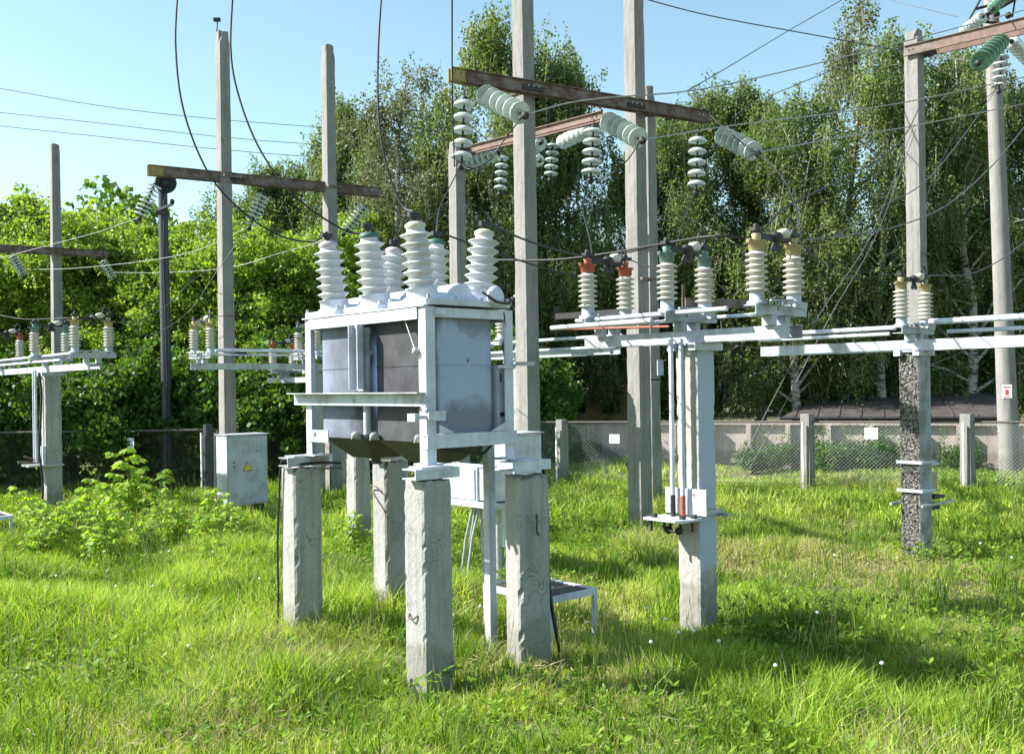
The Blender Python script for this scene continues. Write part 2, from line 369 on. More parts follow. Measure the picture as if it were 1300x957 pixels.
def vnoise(x,y,s,seed):
    r=np.random.default_rng(seed); g=r.random((64,64)); u=(x*s)%64; v=(y*s)%64
    i=np.floor(u).astype(int)%64; j=np.floor(v).astype(int)%64; a=u-np.floor(u); b=v-np.floor(v); a=a*a*(3-2*a); b=b*b*(3-2*b)
    i1=(i+1)%64; j1=(j+1)%64
    return g[i,j]*(1-a)*(1-b)+g[i1,j]*a*(1-b)+g[i,j1]*(1-a)*b+g[i1,j1]*a*b
def frustum_pts(n,y0,y1,marg=1.5):
    # uniform in area over a wedge in front of the camera, wider than the view
    y=np.sqrt(rng.random(n)*(y1**2-y0**2)+y0**2) ; x=(rng.random(n)*2-1)*(y*.55+marg); return x,y
def grass():
    Vs=[];Fs=[];Sh=[];off=0
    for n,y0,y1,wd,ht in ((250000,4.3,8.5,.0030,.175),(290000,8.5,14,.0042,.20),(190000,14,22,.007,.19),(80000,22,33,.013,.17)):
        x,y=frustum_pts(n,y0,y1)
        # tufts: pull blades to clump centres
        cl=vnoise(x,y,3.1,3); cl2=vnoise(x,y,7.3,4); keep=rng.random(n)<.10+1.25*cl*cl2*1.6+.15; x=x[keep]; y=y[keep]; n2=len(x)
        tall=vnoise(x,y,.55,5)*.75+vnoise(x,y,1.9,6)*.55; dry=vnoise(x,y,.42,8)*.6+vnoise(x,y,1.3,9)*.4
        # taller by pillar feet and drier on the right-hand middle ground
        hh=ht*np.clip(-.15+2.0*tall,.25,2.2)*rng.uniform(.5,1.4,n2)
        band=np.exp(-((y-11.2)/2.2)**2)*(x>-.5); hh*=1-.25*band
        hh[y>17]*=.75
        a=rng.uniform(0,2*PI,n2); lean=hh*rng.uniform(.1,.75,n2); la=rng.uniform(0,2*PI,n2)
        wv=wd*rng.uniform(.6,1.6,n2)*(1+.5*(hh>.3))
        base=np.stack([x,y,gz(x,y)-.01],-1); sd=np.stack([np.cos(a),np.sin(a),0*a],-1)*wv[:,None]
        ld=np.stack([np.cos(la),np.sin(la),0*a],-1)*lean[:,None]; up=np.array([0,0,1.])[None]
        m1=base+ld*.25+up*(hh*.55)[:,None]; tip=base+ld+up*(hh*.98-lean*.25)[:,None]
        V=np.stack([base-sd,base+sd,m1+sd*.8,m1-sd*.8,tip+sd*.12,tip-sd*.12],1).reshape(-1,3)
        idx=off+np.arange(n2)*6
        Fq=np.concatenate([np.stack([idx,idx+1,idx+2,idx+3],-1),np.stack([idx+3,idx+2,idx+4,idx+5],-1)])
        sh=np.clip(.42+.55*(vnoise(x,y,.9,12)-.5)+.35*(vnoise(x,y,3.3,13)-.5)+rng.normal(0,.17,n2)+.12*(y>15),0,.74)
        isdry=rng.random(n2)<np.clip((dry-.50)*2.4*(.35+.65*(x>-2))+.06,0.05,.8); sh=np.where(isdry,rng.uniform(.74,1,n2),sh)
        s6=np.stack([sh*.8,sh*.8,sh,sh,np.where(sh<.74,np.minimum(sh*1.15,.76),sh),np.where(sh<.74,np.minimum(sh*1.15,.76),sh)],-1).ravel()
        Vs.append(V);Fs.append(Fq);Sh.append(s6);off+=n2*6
    # broad-leaved weeds: low rosettes
    n=34000; x,y=frustum_pts(n,4.5,22); c=vnoise(x,y,.8,21); kp=c>.50; x=x[kp];y=y[kp]; n=len(x)
    rep=7; x=np.repeat(x,rep);y=np.repeat(y,rep); hh0=np.repeat(rng.uniform(.03,.25,n),rep); n=len(x)
    a=rng.uniform(0,2*PI,n); L=rng.uniform(.02,.06,n); d=np.stack([np.cos(a),np.sin(a),rng.uniform(-.2,.9,n)],-1)*L[:,None]
    sd=np.stack([-np.sin(a),np.cos(a),0*a],-1)*(L*.3)[:,None]; b=np.stack([x,y,gz(x,y)+hh0],-1)
    V=np.stack([b,b+d*.55+sd,b+d,b+d*.55-sd],1).reshape(-1,3); idx=off+np.arange(n)*4
    Vs.append(V);Fs.append(np.stack([idx,idx+1,idx+2,idx+3],-1)); Sh.append(np.repeat(np.clip(rng.normal(.25,.12,n),0,.6),4)); off+=n*4
    # matted dead litter in patches
    n=90000; x,y=frustum_pts(n,4.5,22); pt_=vnoise(x,y,.42,8)*.6+vnoise(x,y,1.3,9)*.4; kp=rng.random(n)<np.clip((pt_-.47)*3.2,0,.9)*(.3+.7*(x>-2.5)); x=x[kp];y=y[kp];n=len(x)
    a=rng.uniform(0,2*PI,n); L=rng.uniform(.03,.12,n); d=np.stack([np.cos(a),np.sin(a),rng.uniform(-.3,.5,n)],-1)*L[:,None]; sd=np.stack([-np.sin(a),np.cos(a),0*a+.4],-1)*rng.uniform(.0015,.005,n)[:,None]
    b=np.stack([x,y,gz(x,y)+rng.uniform(.03,.16,n)],-1); V=np.stack([b-sd,b+sd,b+d+sd*.5,b+d-sd*.5],1).reshape(-1,3); idx=off+np.arange(n)*4
    Vs.append(V);Fs.append(np.stack([idx,idx+1,idx+2,idx+3],-1)); Sh.append(np.repeat(rng.uniform(.80,1,n),4)); off+=n*4
    # dark coarse tufts
    n=1100; x,y=frustum_pts(n,4.6,20); rep=26; x=np.repeat(x,rep)+rng.normal(0,.05,n*rep); y=np.repeat(y,rep)+rng.normal(0,.05,n*rep); n=n*rep; hh=rng.uniform(.12,.38,n); a=rng.uniform(0,2*PI,n); la=rng.uniform(0,2*PI,n)
    ld=np.stack([np.cos(la),np.sin(la),0*la],-1)*(hh*rng.uniform(.1,.6,n))[:,None]; sd=np.stack([np.cos(a),np.sin(a),0*a],-1)*.004; b=np.stack([x,y,gz(x,y)],-1); u=np.array([0,0,1.])[None]
    m1=b+ld*.3+u*(hh*.6)[:,None]; tp=b+ld+u*(hh*.95)[:,None]
    V=np.stack([b-sd,b+sd,m1+sd,m1-sd,tp+sd*.1,tp-sd*.1],1).reshape(-1,3); idx=off+np.arange(n)*6
    Vs.append(V);Fs.append(np.concatenate([np.stack([idx,idx+1,idx+2,idx+3],-1),np.stack([idx+3,idx+2,idx+4,idx+5],-1)])); Sh.append(np.repeat(np.clip(rng.normal(.15,.1,n),0,.4),6)); off+=n*6
    # dry seed stalks
    n=4200; x,y=frustum_pts(n,4.5,20); kp=vnoise(x,y,.5,31)>.5; x=x[kp];y=y[kp];n=len(x); hh=rng.uniform(.25,.6,n); la=rng.uniform(0,2*PI,n); ld=np.stack([np.cos(la),np.sin(la),0*la],-1)*(hh*.25)[:,None]
    b=np.stack([x,y,gz(x,y)],-1); sd=np.stack([np.ones(n),0*x,0*x],-1)*.0016; t=b+ld+np.array([0,0,1.])*hh[:,None]
    V=np.stack([b-sd,b+sd,t+sd,t-sd, t-sd*1.6-[0,0,.05],t+sd*1.6-[0,0,.05],t+sd*.6+[0,0,.03],t-sd*.6+[0,0,.03]],1).reshape(-1,3); idx=off+np.arange(n)*8
    Vs.append(V);Fs.append(np.concatenate([np.stack([idx,idx+1,idx+2,idx+3],-1),np.stack([idx+4,idx+5,idx+6,idx+7],-1)])); Sh.append(np.repeat(rng.uniform(.76,1,n),8)); off+=n*8
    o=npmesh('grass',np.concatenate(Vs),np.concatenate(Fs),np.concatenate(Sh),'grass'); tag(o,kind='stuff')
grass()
# ------------------------------------------------ trees
def leafquads(P,size,rg,elong=1.0,up=None):
    n=len(P); a=rg.normal(size=(n,3)); a/=np.linalg.norm(a,axis=1)[:,None]
    if up is not None: a=a+np.array(up); a/=np.linalg.norm(a,axis=1)[:,None]
    b=rg.normal(size=(n,3)); b-=a*(a*b).sum(1)[:,None]; b/=np.linalg.norm(b,axis=1)[:,None]
    s=size*rg.uniform(.6,1.35,n)[:,None]
    V=np.stack([P-a*s*elong*.5,P+b*s*.36,P+a*s*elong*.5,P-b*s*.36],1).reshape(-1,3); i=np.arange(n)*4
    return V,np.stack([i,i+1,i+2,i+3],-1)
def limbs(h,trunk_r,nl,spread,z0,rg,rise=(.5,1.0),prof=None,m='birchbark',parent=None,wob=.25):
    mb=MB(); tp=[]; x=y=0
    for i in range(9):
        t=i/8; tp.append(Vector((x,y,h*.97*t))); x+=rg.normal()*wob*.25; y+=rg.normal()*wob*.25
    mb.tube(tp,[trunk_r*(1-.93*i/8)+.006 for i in range(9)],8)
    L=[]
    for j in range(nl):
        t=z0+(1-z0)*((j+rg.random())/nl)*.97; p=tp[min(7,int(t*8))].lerp(tp[min(8,int(t*8)+1)],t*8%1)
        a=rg.uniform(0,2*PI); rr=spread*(prof(t) if prof else 1)*rg.uniform(.55,1.1); dz=rr*rg.uniform(*rise)
        e=p+Vector((math.cos(a)*rr,math.sin(a)*rr,dz)); mid=p.lerp(e,.5)+Vector((0,0,dz*.18))+Vector(rg.normal(size=3)*.08*rr)
        r0=trunk_r*(1-.8*t)*.42
        mb.tube([p,mid,e],[r0,r0*.6,.006],5,False); L.append((p,mid,e,r0))
        for q in range(3):
            s=mid.lerp(e,rg.uniform(0,.8)); e2=s+Vector(rg.normal(size=3)*rr*.28)+Vector((0,0,rr*.1)); mb.tube([s,e2],[r0*.4,.005],4,False); L.append((s,s.lerp(e2,.5),e2,r0*.3))
    return mb,L
def mk_birch(nm,label,h,spread,nleaf,seed,lm='leafbirch',droop=1.0,z0=.12,lsize=.095,cat='tree',strand_leaf=26,twigs=True):
    rg=np.random.default_rng(seed); t=thing(nm,label,cat)
    prof=lambda t:math.sin(PI*min(1,max(.0,(t*.80+.16))))**.7*(1.0 if t<.75 else 1.0-1.6*(t-.75))
    tr,L=limbs(h,h*.011+.03,int(34*h/14),spread,z0,rg,(.25,1.0),prof,parent=t,wob=.5)
    ns=nleaf//strand_leaf; P=[]; sh=[]; tw=tr
    for i in range(ns):
        p,m,e,r=L[rg.integers(len(L))]; u=rg.uniform(.25,1.05); q=p.lerp(m,u*2) if u<.5 else m.lerp(e,u*2-1)
        q=q+Vector(rg.normal(size=3)*spread*.075); ln=rg.uniform(.35,1.5)*droop; sw=rg.normal(size=2)*.16*ln
        c=int(strand_leaf*rg.uniform(.5,1.5)); s=rg.random(c)
        pts=np.array(q)[None]+np.stack([sw[0]*s,sw[1]*s,-ln*s],-1)+rg.normal(size=(c,3))*.085
        pts[:,2]=np.maximum(pts[:,2],.25*rg.random(c)+.1); P.append(pts); sh.append(np.clip(rg.normal(rg.uniform(.15,.75),.16,c),0,1))
        if twigs and i%3==0: tw.tube([q,q+Vector((sw[0],sw[1],-ln))],[.007,.004],3,False)
    P=np.concatenate(P); sh=np.concatenate(sh); V,Fq=leafquads(P,lsize,rg,1.2)
    npmesh('crown',V,Fq,np.repeat(sh,4),lm,t)
    tr.build('trunk','birchbark',t)
    return t
M['rustpinkbark']=plain('pinkish_twigs',(.22,.14,.12),.9)
def mk_maple(nm,label,h,spread,nleaf,seed,lm='leafmaple',cat='tree',lsize=.13,z0=.06,low=True,shoots=26):
    rg=np.random.default_rng(seed); t=thing(nm,label,cat); prof=lambda t:math.sin(PI*min(1,max(0,t*.72+.22)))**.6
    tr,L=limbs(h*.86,h*.012+.02,int(26),spread,z0,rg,(.35,1.1),prof,'bark',t)
    P=[];sh=[]; cl=60; nc=nleaf//cl
    for i in range(nc):
        p,m,e,r=L[rg.integers(len(L))]; u=rg.uniform(.3,1.08); q=p.lerp(m,u*2) if u<.5 else m.lerp(e,u*2-1)
        q=np.array(q)+rg.normal(size=3)*spread*.10; rad=rg.uniform(.14,.42)*np.array([1,1,.75])
        c=int(cl*rg.uniform(.5,1.5)); v=rg.normal(size=(c,3)); v/=np.linalg.norm(v,axis=1)[:,None]; v*=rg.random(c)[:,None]**.4
        P.append(q+v*rad); sh.append(np.clip(rg.normal(rg.uniform(.2,.8),.15,c),0,1))
    tw=tr
    for i in range(shoots):
        a=rg.uniform(0,2*PI); rr=spread*rg.uniform(0,.8); ln=rg.uniform(.5,1.4); b=Vector((math.cos(a)*rr,math.sin(a)*rr,h*(.80+.1*rg.random())-rr*.25)); e=b+Vector((rg.normal()*.15,rg.normal()*.15,ln))
        tw.tube([b,e],[.012,.004],4,False); c=40; s=rg.random(c); P.append(np.array(b)+(np.array(e)-np.array(b))*s[:,None]+rg.normal(size=(c,3))*.11); sh.append(np.clip(rg.normal(.75,.15,c),0,1))
    P=np.concatenate(P); P[:,2]=np.maximum(P[:,2],.1+.2*rg.random(len(P))); sh=np.concatenate(sh); V,Fq=leafquads(P,lsize,rg,1.0,(0,0,.35))
    npmesh('crown',V,Fq,np.repeat(sh,4),lm,t); tw.build('trunk','bark',t); return t
def put(o,px,k,rz=None,s=1.0,first=[],label=None,group=None):
    loc=G(px,k); loc.z=-.12
    if o.name in first: o=dup(o,label=label)
    first.append(o.name)
    o.location=loc; o.rotation_euler=(0,0,random.uniform(0,6.28) if rz is None else rz); sz=s if isinstance(s,tuple) else (s,s,s); o.scale=sz
    if label: o['label']=label
    if group: o['group']=group
    return o
BG='birches standing behind the substation'
b1=mk_birch('birch_tree','x',14,3.5,105000,101)
b2=mk_birch('birch_tree','x',14,3.7,105000,102,droop=1.25)
b3=mk_birch('birch_tree','x',14,3.2,30000,103,'leafdry',1.0,lsize=.085)
b4=mk_birch('birch_tree','x',14,3.5,44000,104,droop=1.1,lsize=.095)
# (proto, px, k, scale(h/14), width factor, label)
def hs(top,k): return (H+(HY-top)/k)/14.0
trees=[
 (b2,372,35,hs(196,35),.9,'leafy birch behind the second pole from the left, above the oil breaker\'s left end'),
 (b1,455,36,hs(118,36),.85,'full birch standing just left of the half-bare birch'),
 (b3,522,41,hs(70,41),.9,'half-bare birch with thin pinkish twigs left of the tallest leafy birch'),
 (b2,640,38,hs(12,38),.9,'tallest leafy birch, rising behind the yellow-ended crossbeam'),
 (b1,715,37,hs(62,37),.75,'slimmer birch between the two poles of the central crossbeam'),
 (b1,575,36,hs(150,36),.85,'dark birch in the gap behind the slim pole at centre'),
 (b4,800,36,hs(188,36),.8,'lower thin birch behind the double concrete pole'),
 (b2,900,37,hs(112,37),.85,'drooping birch behind the red and green capped insulators'),
 (b1,968,38,hs(100,38),.8,'rounded bushy-topped birch just right of the crossbeam end'),
 (b3,1085,38,hs(2,38),.95,'tall thin-topped birch left of the right-hand square pole'),
 (b4,1120,40,hs(40,40),.9,'birch directly behind the right-hand square pole'),
 (b4,1205,37,hs(62,37),.9,'airy birch between the square pole and the round pole'),
 (b2,1290,36,hs(120,36),.9,'dense birch at the right edge behind the round pole'),
 (b1,1050,34,hs(250,34),1.0,'low weeping birch behind the yellow capped insulators'),
 (b2,1165,33,hs(270,33),1.0,'low dense birch behind the spalled column'),
 (b1,860,33,hs(285,33),1.0,'low dark birch behind the painted column'),
 (b2,740,33,hs(300,33),1.0,'low dark birch over the concrete wall near the fence corner'),
 (b1,1250,32,hs(260,32),1.0,'low birch behind the shed roof near the round pole'),
 (b2,960,31,hs(300,31),1.1,'low dark birch over the middle of the concrete wall'),
 (b4,1238,40,hs(58,40),1.0,'broad birch filling the sky between the square and the round pole'),
 (b4,1010,41,hs(120,41),.9,'pale birch behind the bushy-topped birch, left of the tall thin-topped one'),
 (b4,1340,36,hs(60,36),.9,'tall birch half cut by the right edge of the view'),
]
for p,px,k,s,wf,lb in trees: put(p,px,k,s=(s*.62+.38*wf if s<.8 else wf*1.0,s*.62+.38*wf if s<.8 else wf*1.0,s),label=lb,group=BG)
MG='bright green maples along the left fence'
m1=mk_maple('maple_tree','x',7.5,2.7,95000,201,lsize=.10); m2=mk_maple('maple_tree','x',7.5,2.4,85000,202,lsize=.10); m3=mk_maple('maple_tree','x',7.5,2.6,30000,203,lm='leafmaple')
def ms(top,k): return (H+(HY-top)/k)/7.5
for p,px,k,top,lb in [
 (m2,205,40,285,'bushy maple right beside the dark steel pole'),(m1,262,41,272,'broad maple left of the grey cabinet\'s tall pole'),(m2,330,42,280,'maple filling the gap under the left crossbeam'),(m1,392,42,272,'maple right behind the far left bushing'),(m2,100,39,300,'maple just right of the leftmost short column'),(m1,10,38,300,'maple behind the left end of the leftmost beam'),(m1,445,40,268,'maple behind the two left bushings, in front of the half-bare birch'),(m2,520,40,255,'maple below the half-bare birch'),
 (m1,-25,37,222,'maple at the left edge above the leftmost crossbeam'),(m2,60,40,216,'maple directly behind the leftmost concrete pole'),
 (m3,120,36,232,'lighter feathery maple just right of the leftmost pole'),(m1,175,39,240,'maple between the leftmost pole and the dark steel pole'),
 (m2,235,37,262,'maple behind the dark steel pole with the coil'),(m1,300,40,278,'low maple behind the grey cabinet\'s tall pole'),
 (m2,345,36,262,'maple between the two poles of the left crossbeam'),(m1,405,34,290,'maple behind the left end of the oil breaker'),
 (m2,470,32,290,'maple hidden behind the left bushings of the oil breaker'),(m3,20,33,330,'short maple behind the leftmost row of insulators'),
 (m1,150,32,340,'short dark-footed maple left of the dark steel pole'),(m2,290,32,350,'short maple just behind the grey cabinet')]:
    s=ms(top,k); put(p,px,k,s=(.75+.35*s,.75+.35*s,s*.93),label=lb,group=MG)
sh=mk_maple('shrub','x',2.0,1.7,34000,301,'leafshrub','shrub',.11,.02,shoots=6)
for i,(px,k,s,lb) in enumerate([(-20,57,1.1,'dark shrub at the left edge behind the fence'),(55,56,1.0,'dark shrub behind the leftmost short column'),(120,57,1.0,'dark shrub behind the small blue sign on the fence'),
 (185,57,1.1,'dark shrub behind the foot of the dark steel pole'),(250,57,1.0,'dark shrub behind the slanted fence post'),(330,56,1.1,'dark shrub behind the grey cabinet top'),(400,57,1.15,'dark shrub behind the breaker\'s left pier'),(470,56,1.1,'dark shrub seen under the oil breaker'),(560,51,1.1,'dark shrub behind the front pier of the breaker'),
 (640,46,1.3,'dark shrub behind the pale control cabinet')]): put(sh,px,k,s=s,label=lb,group='dark shrubs behind the left fence')
lw=mk_maple('low_bush','x',.5,.5,5200,302,'leafshrub','shrub',.075,.02,shoots=5)
for px,k,s,lb in [(955,52,.7,'small bush at the wall foot by the guy wires'),(985,51,.8,'bush at the wall foot left of the middle fence post'),(1062,53,.9,'bush at the wall foot just right of the middle fence post'),(1100,53,.9,'bush under the white fence plate'),(1132,53,.8,'bush at the wall left of the spalled column'),(1212,54,.8,'bush beside the right fence post'),(735,47,.8,'scruffy bush beside the left fence post by the wall')]:
    put(lw,px,k,s=s,label=lb,group='bushes along the foot of the concrete wall')
# far wood closing the horizon
def farwood():
    rg=np.random.default_rng(5); n=150000; x=rg.uniform(-75,75,n); y=58+rg.uniform(0,10,n)+5*np.sin(x*.1); hmax=9+3*np.sin(x*.21)+2.0*np.sin(x*.53+1)
    z=rg.random(n)**.75*hmax; P=np.stack([x,y,z],-1); V,Fq=leafquads(P,.45,rg); o=npmesh('far_wood',V,Fq,np.repeat(rg.random(n),4),'leafshrub'); tag(o,kind='stuff')
farwood()
# ------------------------------------------------ saplings and dandelions
def mk_sapling(nm,label,h,seed,nb=15,lm='leafsap',cat='sapling'):
    rg=np.random.default_rng(seed); t=thing(nm,label,cat); st=MB(); P=[];A=[];B=[];sh=[]
    for s in range(4):
        b=Vector((rg.normal()*.09,rg.normal()*.09,0)); top=b+Vector((rg.normal()*.20*h,rg.normal()*.20*h,h*(1-.14*s))); st.tube([b,b.lerp(top,.5)+Vector((rg.normal()*.03,0,0)),top],[.009,.006,.003],5)
        for i in range(nb):
            u=.25+.75*i/nb; q=b.lerp(top,u); a=i*2.4+s; ln=h*.30*(1.15-u*.7); e=q+Vector((math.cos(a)*ln,math.sin(a)*ln,ln*.25)); st.tube([q,e],[.003,.0015],4,False)
            # compound drooping leaf: leaflets in pairs
            for j in range(3):
              for sd in (-1,1,0) :
                v=.3+.32*j; c=q.lerp(e,v); dr=(e-q).normalized(); side=Vector((-dr.y,dr.x,0))*sd; d=(dr*(.5 if sd else 1)+side+Vector((0,0,-.55-rg.random()*.4))).normalized()
                L=.085*rg.uniform(.7,1.25)*(1.25 if u>.5 else 1); wv=d.cross(Vector((0,0,1))+Vector(rg.normal(size=3)*.4)).normalized()*L*.30
                P+= [c,c+d*L*.45+wv,c+d*L,c+d*L*.45-wv]; sh+=[min(1,max(0,rg.normal(.5,.2)))]*4
    V=np.array([tuple(p) for p in P]); i=np.arange(len(V)//4)*4
    npmesh('foliage',V,np.stack([i,i+1,i+2,i+3],-1),np.array(sh),lm,t); st.build('stem','bark',t); return t
sp=mk_sapling('maple_sapling','x',1.0,401); sp2=mk_sapling('maple_sapling','x',1.0,402,10)
for p,px,k,s,lb in [(sp,168,80,1.35,'tallest bright maple sapling standing in the grass left of the dark pole'),(sp2,150,88,.7,'maple sapling in front of the tallest sapling'),(sp,105,85,.95,'sapling with yellowed top left of the tallest sapling'),
  (sp2,130,100,.75,'low sapling in the grass in front of the sapling clump'),(sp,225,90,.7,'small sapling between the clump and the cabinet'),(sp2,185,92,.6,'sapling in front of the tallest one, slightly right'),(sp,55,96,.7,'sapling low in the grass near the left edge'),(sp2,300,88,.6,'small sapling just in front of the cabinet door'),(sp2,40,82,.8,'sapling at the foot of the leftmost short column'),(sp,275,93,.9,'bright sapling in front of the grey cabinet\'s left corner'),(sp2,200,84,.65,'sapling just right of the tallest sapling'),
  (sp2,72,92,.85,'leafy sapling in front of the leftmost short column'),(sp,128,95,.8,'low sapling in the clump left of the tallest one'),(sp2,262,108,.55,'low yellowish sapling lowest in front of the cabinet'),(sp,448,95,.6,'small sapling between the piers behind the breaker')]:
    put(p,px,k,s=s,label=lb,group='young maple saplings in the grass')
dd=thing('dandelion_clock','white dandelion seed head in the grass','dandelion'); MB().tube([(0,0,0),(.01,0,.14),(.0,.01,.27)],.0022,5).build('stem','leafsap',dd)
v=MB(); v.lathe([(.002,-.013),(.011,-.008),(.015,0),(.011,.009),(.002,.013)],(0,0,.285),n=10); v.build('seed_head','paperwhite',dd)
for i,(px,py) in enumerate([(215,700),(72,731),(152,757),(148,744),(195,744),(240,820),(845,786),(822,772),(862,803),(881,801),(827,815),(913,814),(1038,778),(1120,842),(1245,690),(1285,708),(745,790),(700,735),(610,770),(1060,705),(985,845),(330,735)]):
    k=(py+ROLL*(px-650)-HY)/(H-.18); l=G(px,k); l.z=-.10; o=dd if i==0 else dup(dd); o.location=l; o['group']='white dandelion seed heads dotted through the grass'
# ------------------------------------------------ concrete poles
def pole(px,k,py_top,w0,w1,label,name='concrete_pole',seed=0,top=None,spike=False):
    g=G(px,k); z=top if top else W(px,py_top,k).z
    o=cast(name,w0,w1,z+.02,.010,.12,None,'pole',4,seed,top_break=.04); o.location=g-Vector((0,0,.02)); o.rotation_euler=(0,0,GA); tag(o,label,'pole'); return o
pole(290.5,69,40,.25,.195,'tall concrete pole right behind the grey cabinet, through the left crossbeam',seed=1)
pole(424,65.5,58,.25,.195,'tall concrete pole behind the breaker\'s left bushings, second on the left crossbeam',seed=2)
pole(75,45.6,183,.28,.22,'leftmost concrete pole, standing behind the far left insulators',seed=3)
pole(673,95,0,.24,.205,'square concrete pole just right of the oil breaker',seed=4,top=8.6)
pole(813.5,88.4,0,.255,.205,'front square concrete pole of the close pair at centre right',seed=5,top=8.7)
pole(828,72,0,.26,.22,'shorter concrete pole tucked right behind the front pole of the pair',seed=6,top=H+(490-112)/72)
pole(586,77,0,.225,.20,'slim concrete pole seen between the two yellow topped bushings',seed=7,top=6.15)
pole(1168,66.6,40,.29,.27,'square concrete pole behind the spalled column, carrying the high right crossbeam',seed=8)
# round pole with a slight lean
pb=G(1282,55.7); pt=W(1258,0,55.7); pt=pb+(pt-pb)*1.08
rp=thing('round_concrete_pole','round tapering concrete pole at the right edge with a small warning plate','pole',pb)
MB().tube([Vector((0,0,-.2)),(pt-pb)*.5,pt-pb],[.225,.185,.145],24).build('shaft','pole',rp)
sg=MB(); 
dirn=Vector((-.42,-.91,0)).normalized()
def plate(mb,c,w_,h_,nrm,t=.006,off=0):
    n_=Vector(nrm).normalized(); x_=Vector((-n_.y,n_.x,0)); u=Vector((0,0,1)); c=Vector(c)+n_*off
    vs=[c+x_*a*w_/2+u*b*h_/2+n_*d_ for d_ in (0,t) for b in (-1,1) for a in (-1,1)]
    mb.add(vs,[(0,2,3,1),(4,5,7,6),(0,1,5,4),(2,6,7,3),(0,4,6,2),(1,3,7,5)]); return mb
cs=W(1281,497,57)-pb; cs=Vector((cs.x*.0+(pt-pb).x*(cs.z/(pt-pb).z),0,cs.z))+dirn*.215
o=plate(MB(),cs,.20,.30,dirn).build('warning_plate','paperwhite',rp)
q=plate(MB(),cs,.16,.035,dirn,.004,.007); q2=Vector(cs)+Vector((0,0,.10)); q=MB(); plate(q,q2,.16,.03,dirn,.003,.0065); plate(q,Vector(cs)+Vector((0,0,-.02)),.07,.12,dirn,.003,.0065); plate(q,Vector(cs)+Vector((0,0,-.115)),.15,.02,dirn,.003,.0065); q.build('red_print','signred',o)
# dark steel pole with cable coil
db=G(213,59.5); dz=W(208,232,59.5).z
dp=thing('dark_steel_pole','dark steel pole with a coil of black cable hung near its top','pole',db)
MB().tube([(0,0,-.2),(0,0,dz*.5),(-.02,0,dz)],[.115,.105,.095],14).build('pipe','bluedark',dp)
MB().tube([(.03,-.11,0.2),(.06,-.115,dz*.4),(.02,-.11,dz*.75),(.05,-.11,dz-.4)],.022,8).build('down_cable','cable',dp)
c=MB(); n_=Vector((.25,-.97,0)).normalized(); x_=Vector((-n_.y,n_.x,0))
for rr,oo in ((.19,0),(.205,.03),(.175,.035),(.19,.06),(.16,.02),(.21,.055),(.145,.0),(.15,.05),(.13,.03)):
    c.tube([Vector((.12,-.20,dz-.06))+n_*oo+x_*rr*math.cos(a)+Vector((0,0,1))*rr*math.sin(a) for a in [2*PI*i/28 for i in range(29)]],.017,7,False)
c.lathe([(.005,0),(.13,.0),(.13,.02),(.005,.02)],Vector((.12,-.20,dz-.06))+n_*.01,n_,20); c.build('cable_coil','cable',dp)
c=MB(); c.bar((-.15,-.05,dz-.62),(.28,-.25,dz-.50),.05,.05); c.bar((-.13,-.12,dz-.66),(.13,-.12,dz-.66),.03,.09); c.lathe([(.03,0),(.05,.02),(.05,.08),(.02,.1)],(.26,-.24,dz-.5),n=12); c.build('bracket','dark',dp)
# ------------------------------------------------ crossbeams
def beam(p0,p1,h,w_,m,label,name='crossbeam',holes=True,endm=None,endl=.3,flange=True,side=1,plates=()):
    a=p0.copy(); b=p1-p0; L=b.length; ang=math.atan2(b.y,b.x); pitch=math.atan2(b.z,math.hypot(b.x,b.y))
    t=thing(name,label,'crossbeam',a,ang); t.rotation_euler=(0,-pitch,ang)
    mb=MB(); s0=endl if endm else 0
    def seg(mb,x0,x1):
        mb.box(x0,x1,-w_/2,-w_/2+.012,-h/2,h/2); mb.box(x0,x1,w_/2-.012,w_/2,-h/2,h/2)
        mb.box(x0,x1,-w_/2-.03,-w_/2-.0005,-h/2,-h/2+.012); mb.box(x0,x1,-w_/2-.03,-w_/2-.0005,h/2-.012,h/2)
    def half(x0,x1,sd):
        q=MB(); y=sd*w_/2
        q.box(x0,x1,min(y,y-sd*.012),max(y,y-sd*.012),-h/2,h/2)
        q.box(x0,x1,min(y+sd*.0005,y+sd*.03),max(y+sd*.0005,y+sd*.03),-h/2,-h/2+.012); q.box(x0,x1,min(y+sd*.0005,y+sd*.03),max(y+sd*.0005,y+sd*.03),h/2-.012,h/2); return q
    for sd in (-1,1):
        half(s0,L,sd).build('steel_channel',m,t)
        if endm: half(0,s0-.002,sd).build('painted_end',endm,t)
    hb=MB()
    for x in plates: MB().box(x-.16,x+.16,-w_/2-.014,-w_/2-.0015,-h*.3,h*.1).build('splice_plate','dark',t)
    bo=MB()
    for x in list(plates)+[.08,.16,L-.12,L-.2]:
        for dx in (-.08,0,.08) if x in plates else (0,): MB().lathe([(.011,0),(.011,.012)],(x+dx,-w_/2-.001 if x not in plates else -w_/2-.015,.01),(0,-1,0),n=8).build('bolt','zinc' if m!='rustpink' else 'dark',t)
    cl=MB(); return t
B1a=Wz(192,214,6.0); B1b=Wz(489,243,6.0); nb=Vector((-.66,.75,0))*.17; beam(B1a+nb,B1b+nb,.185,.09,'rust','long rusty crossbeam with a yellow end between the two left poles',endm='yellow',endl=.26,plates=(1.55,))
B2a=Wz(573,101,6.0); B2b=Wz(895,154,6.0); du=(B2b-B2a).normalized()*.14; beam(B2a-nb-du,B2b-nb-du,.165,.09,'rust','rusty crossbeam with a yellow end across the two central poles',endm='yellow',endl=.20,plates=(2.9,1.2))
B3a=Wz(590,193,6.0); B3b=Wz(768,147,6.0); beam(B3a,B3b,.12,.12,'rustpink','thinner faded red crossbeam running from the slim pole behind the square pole')
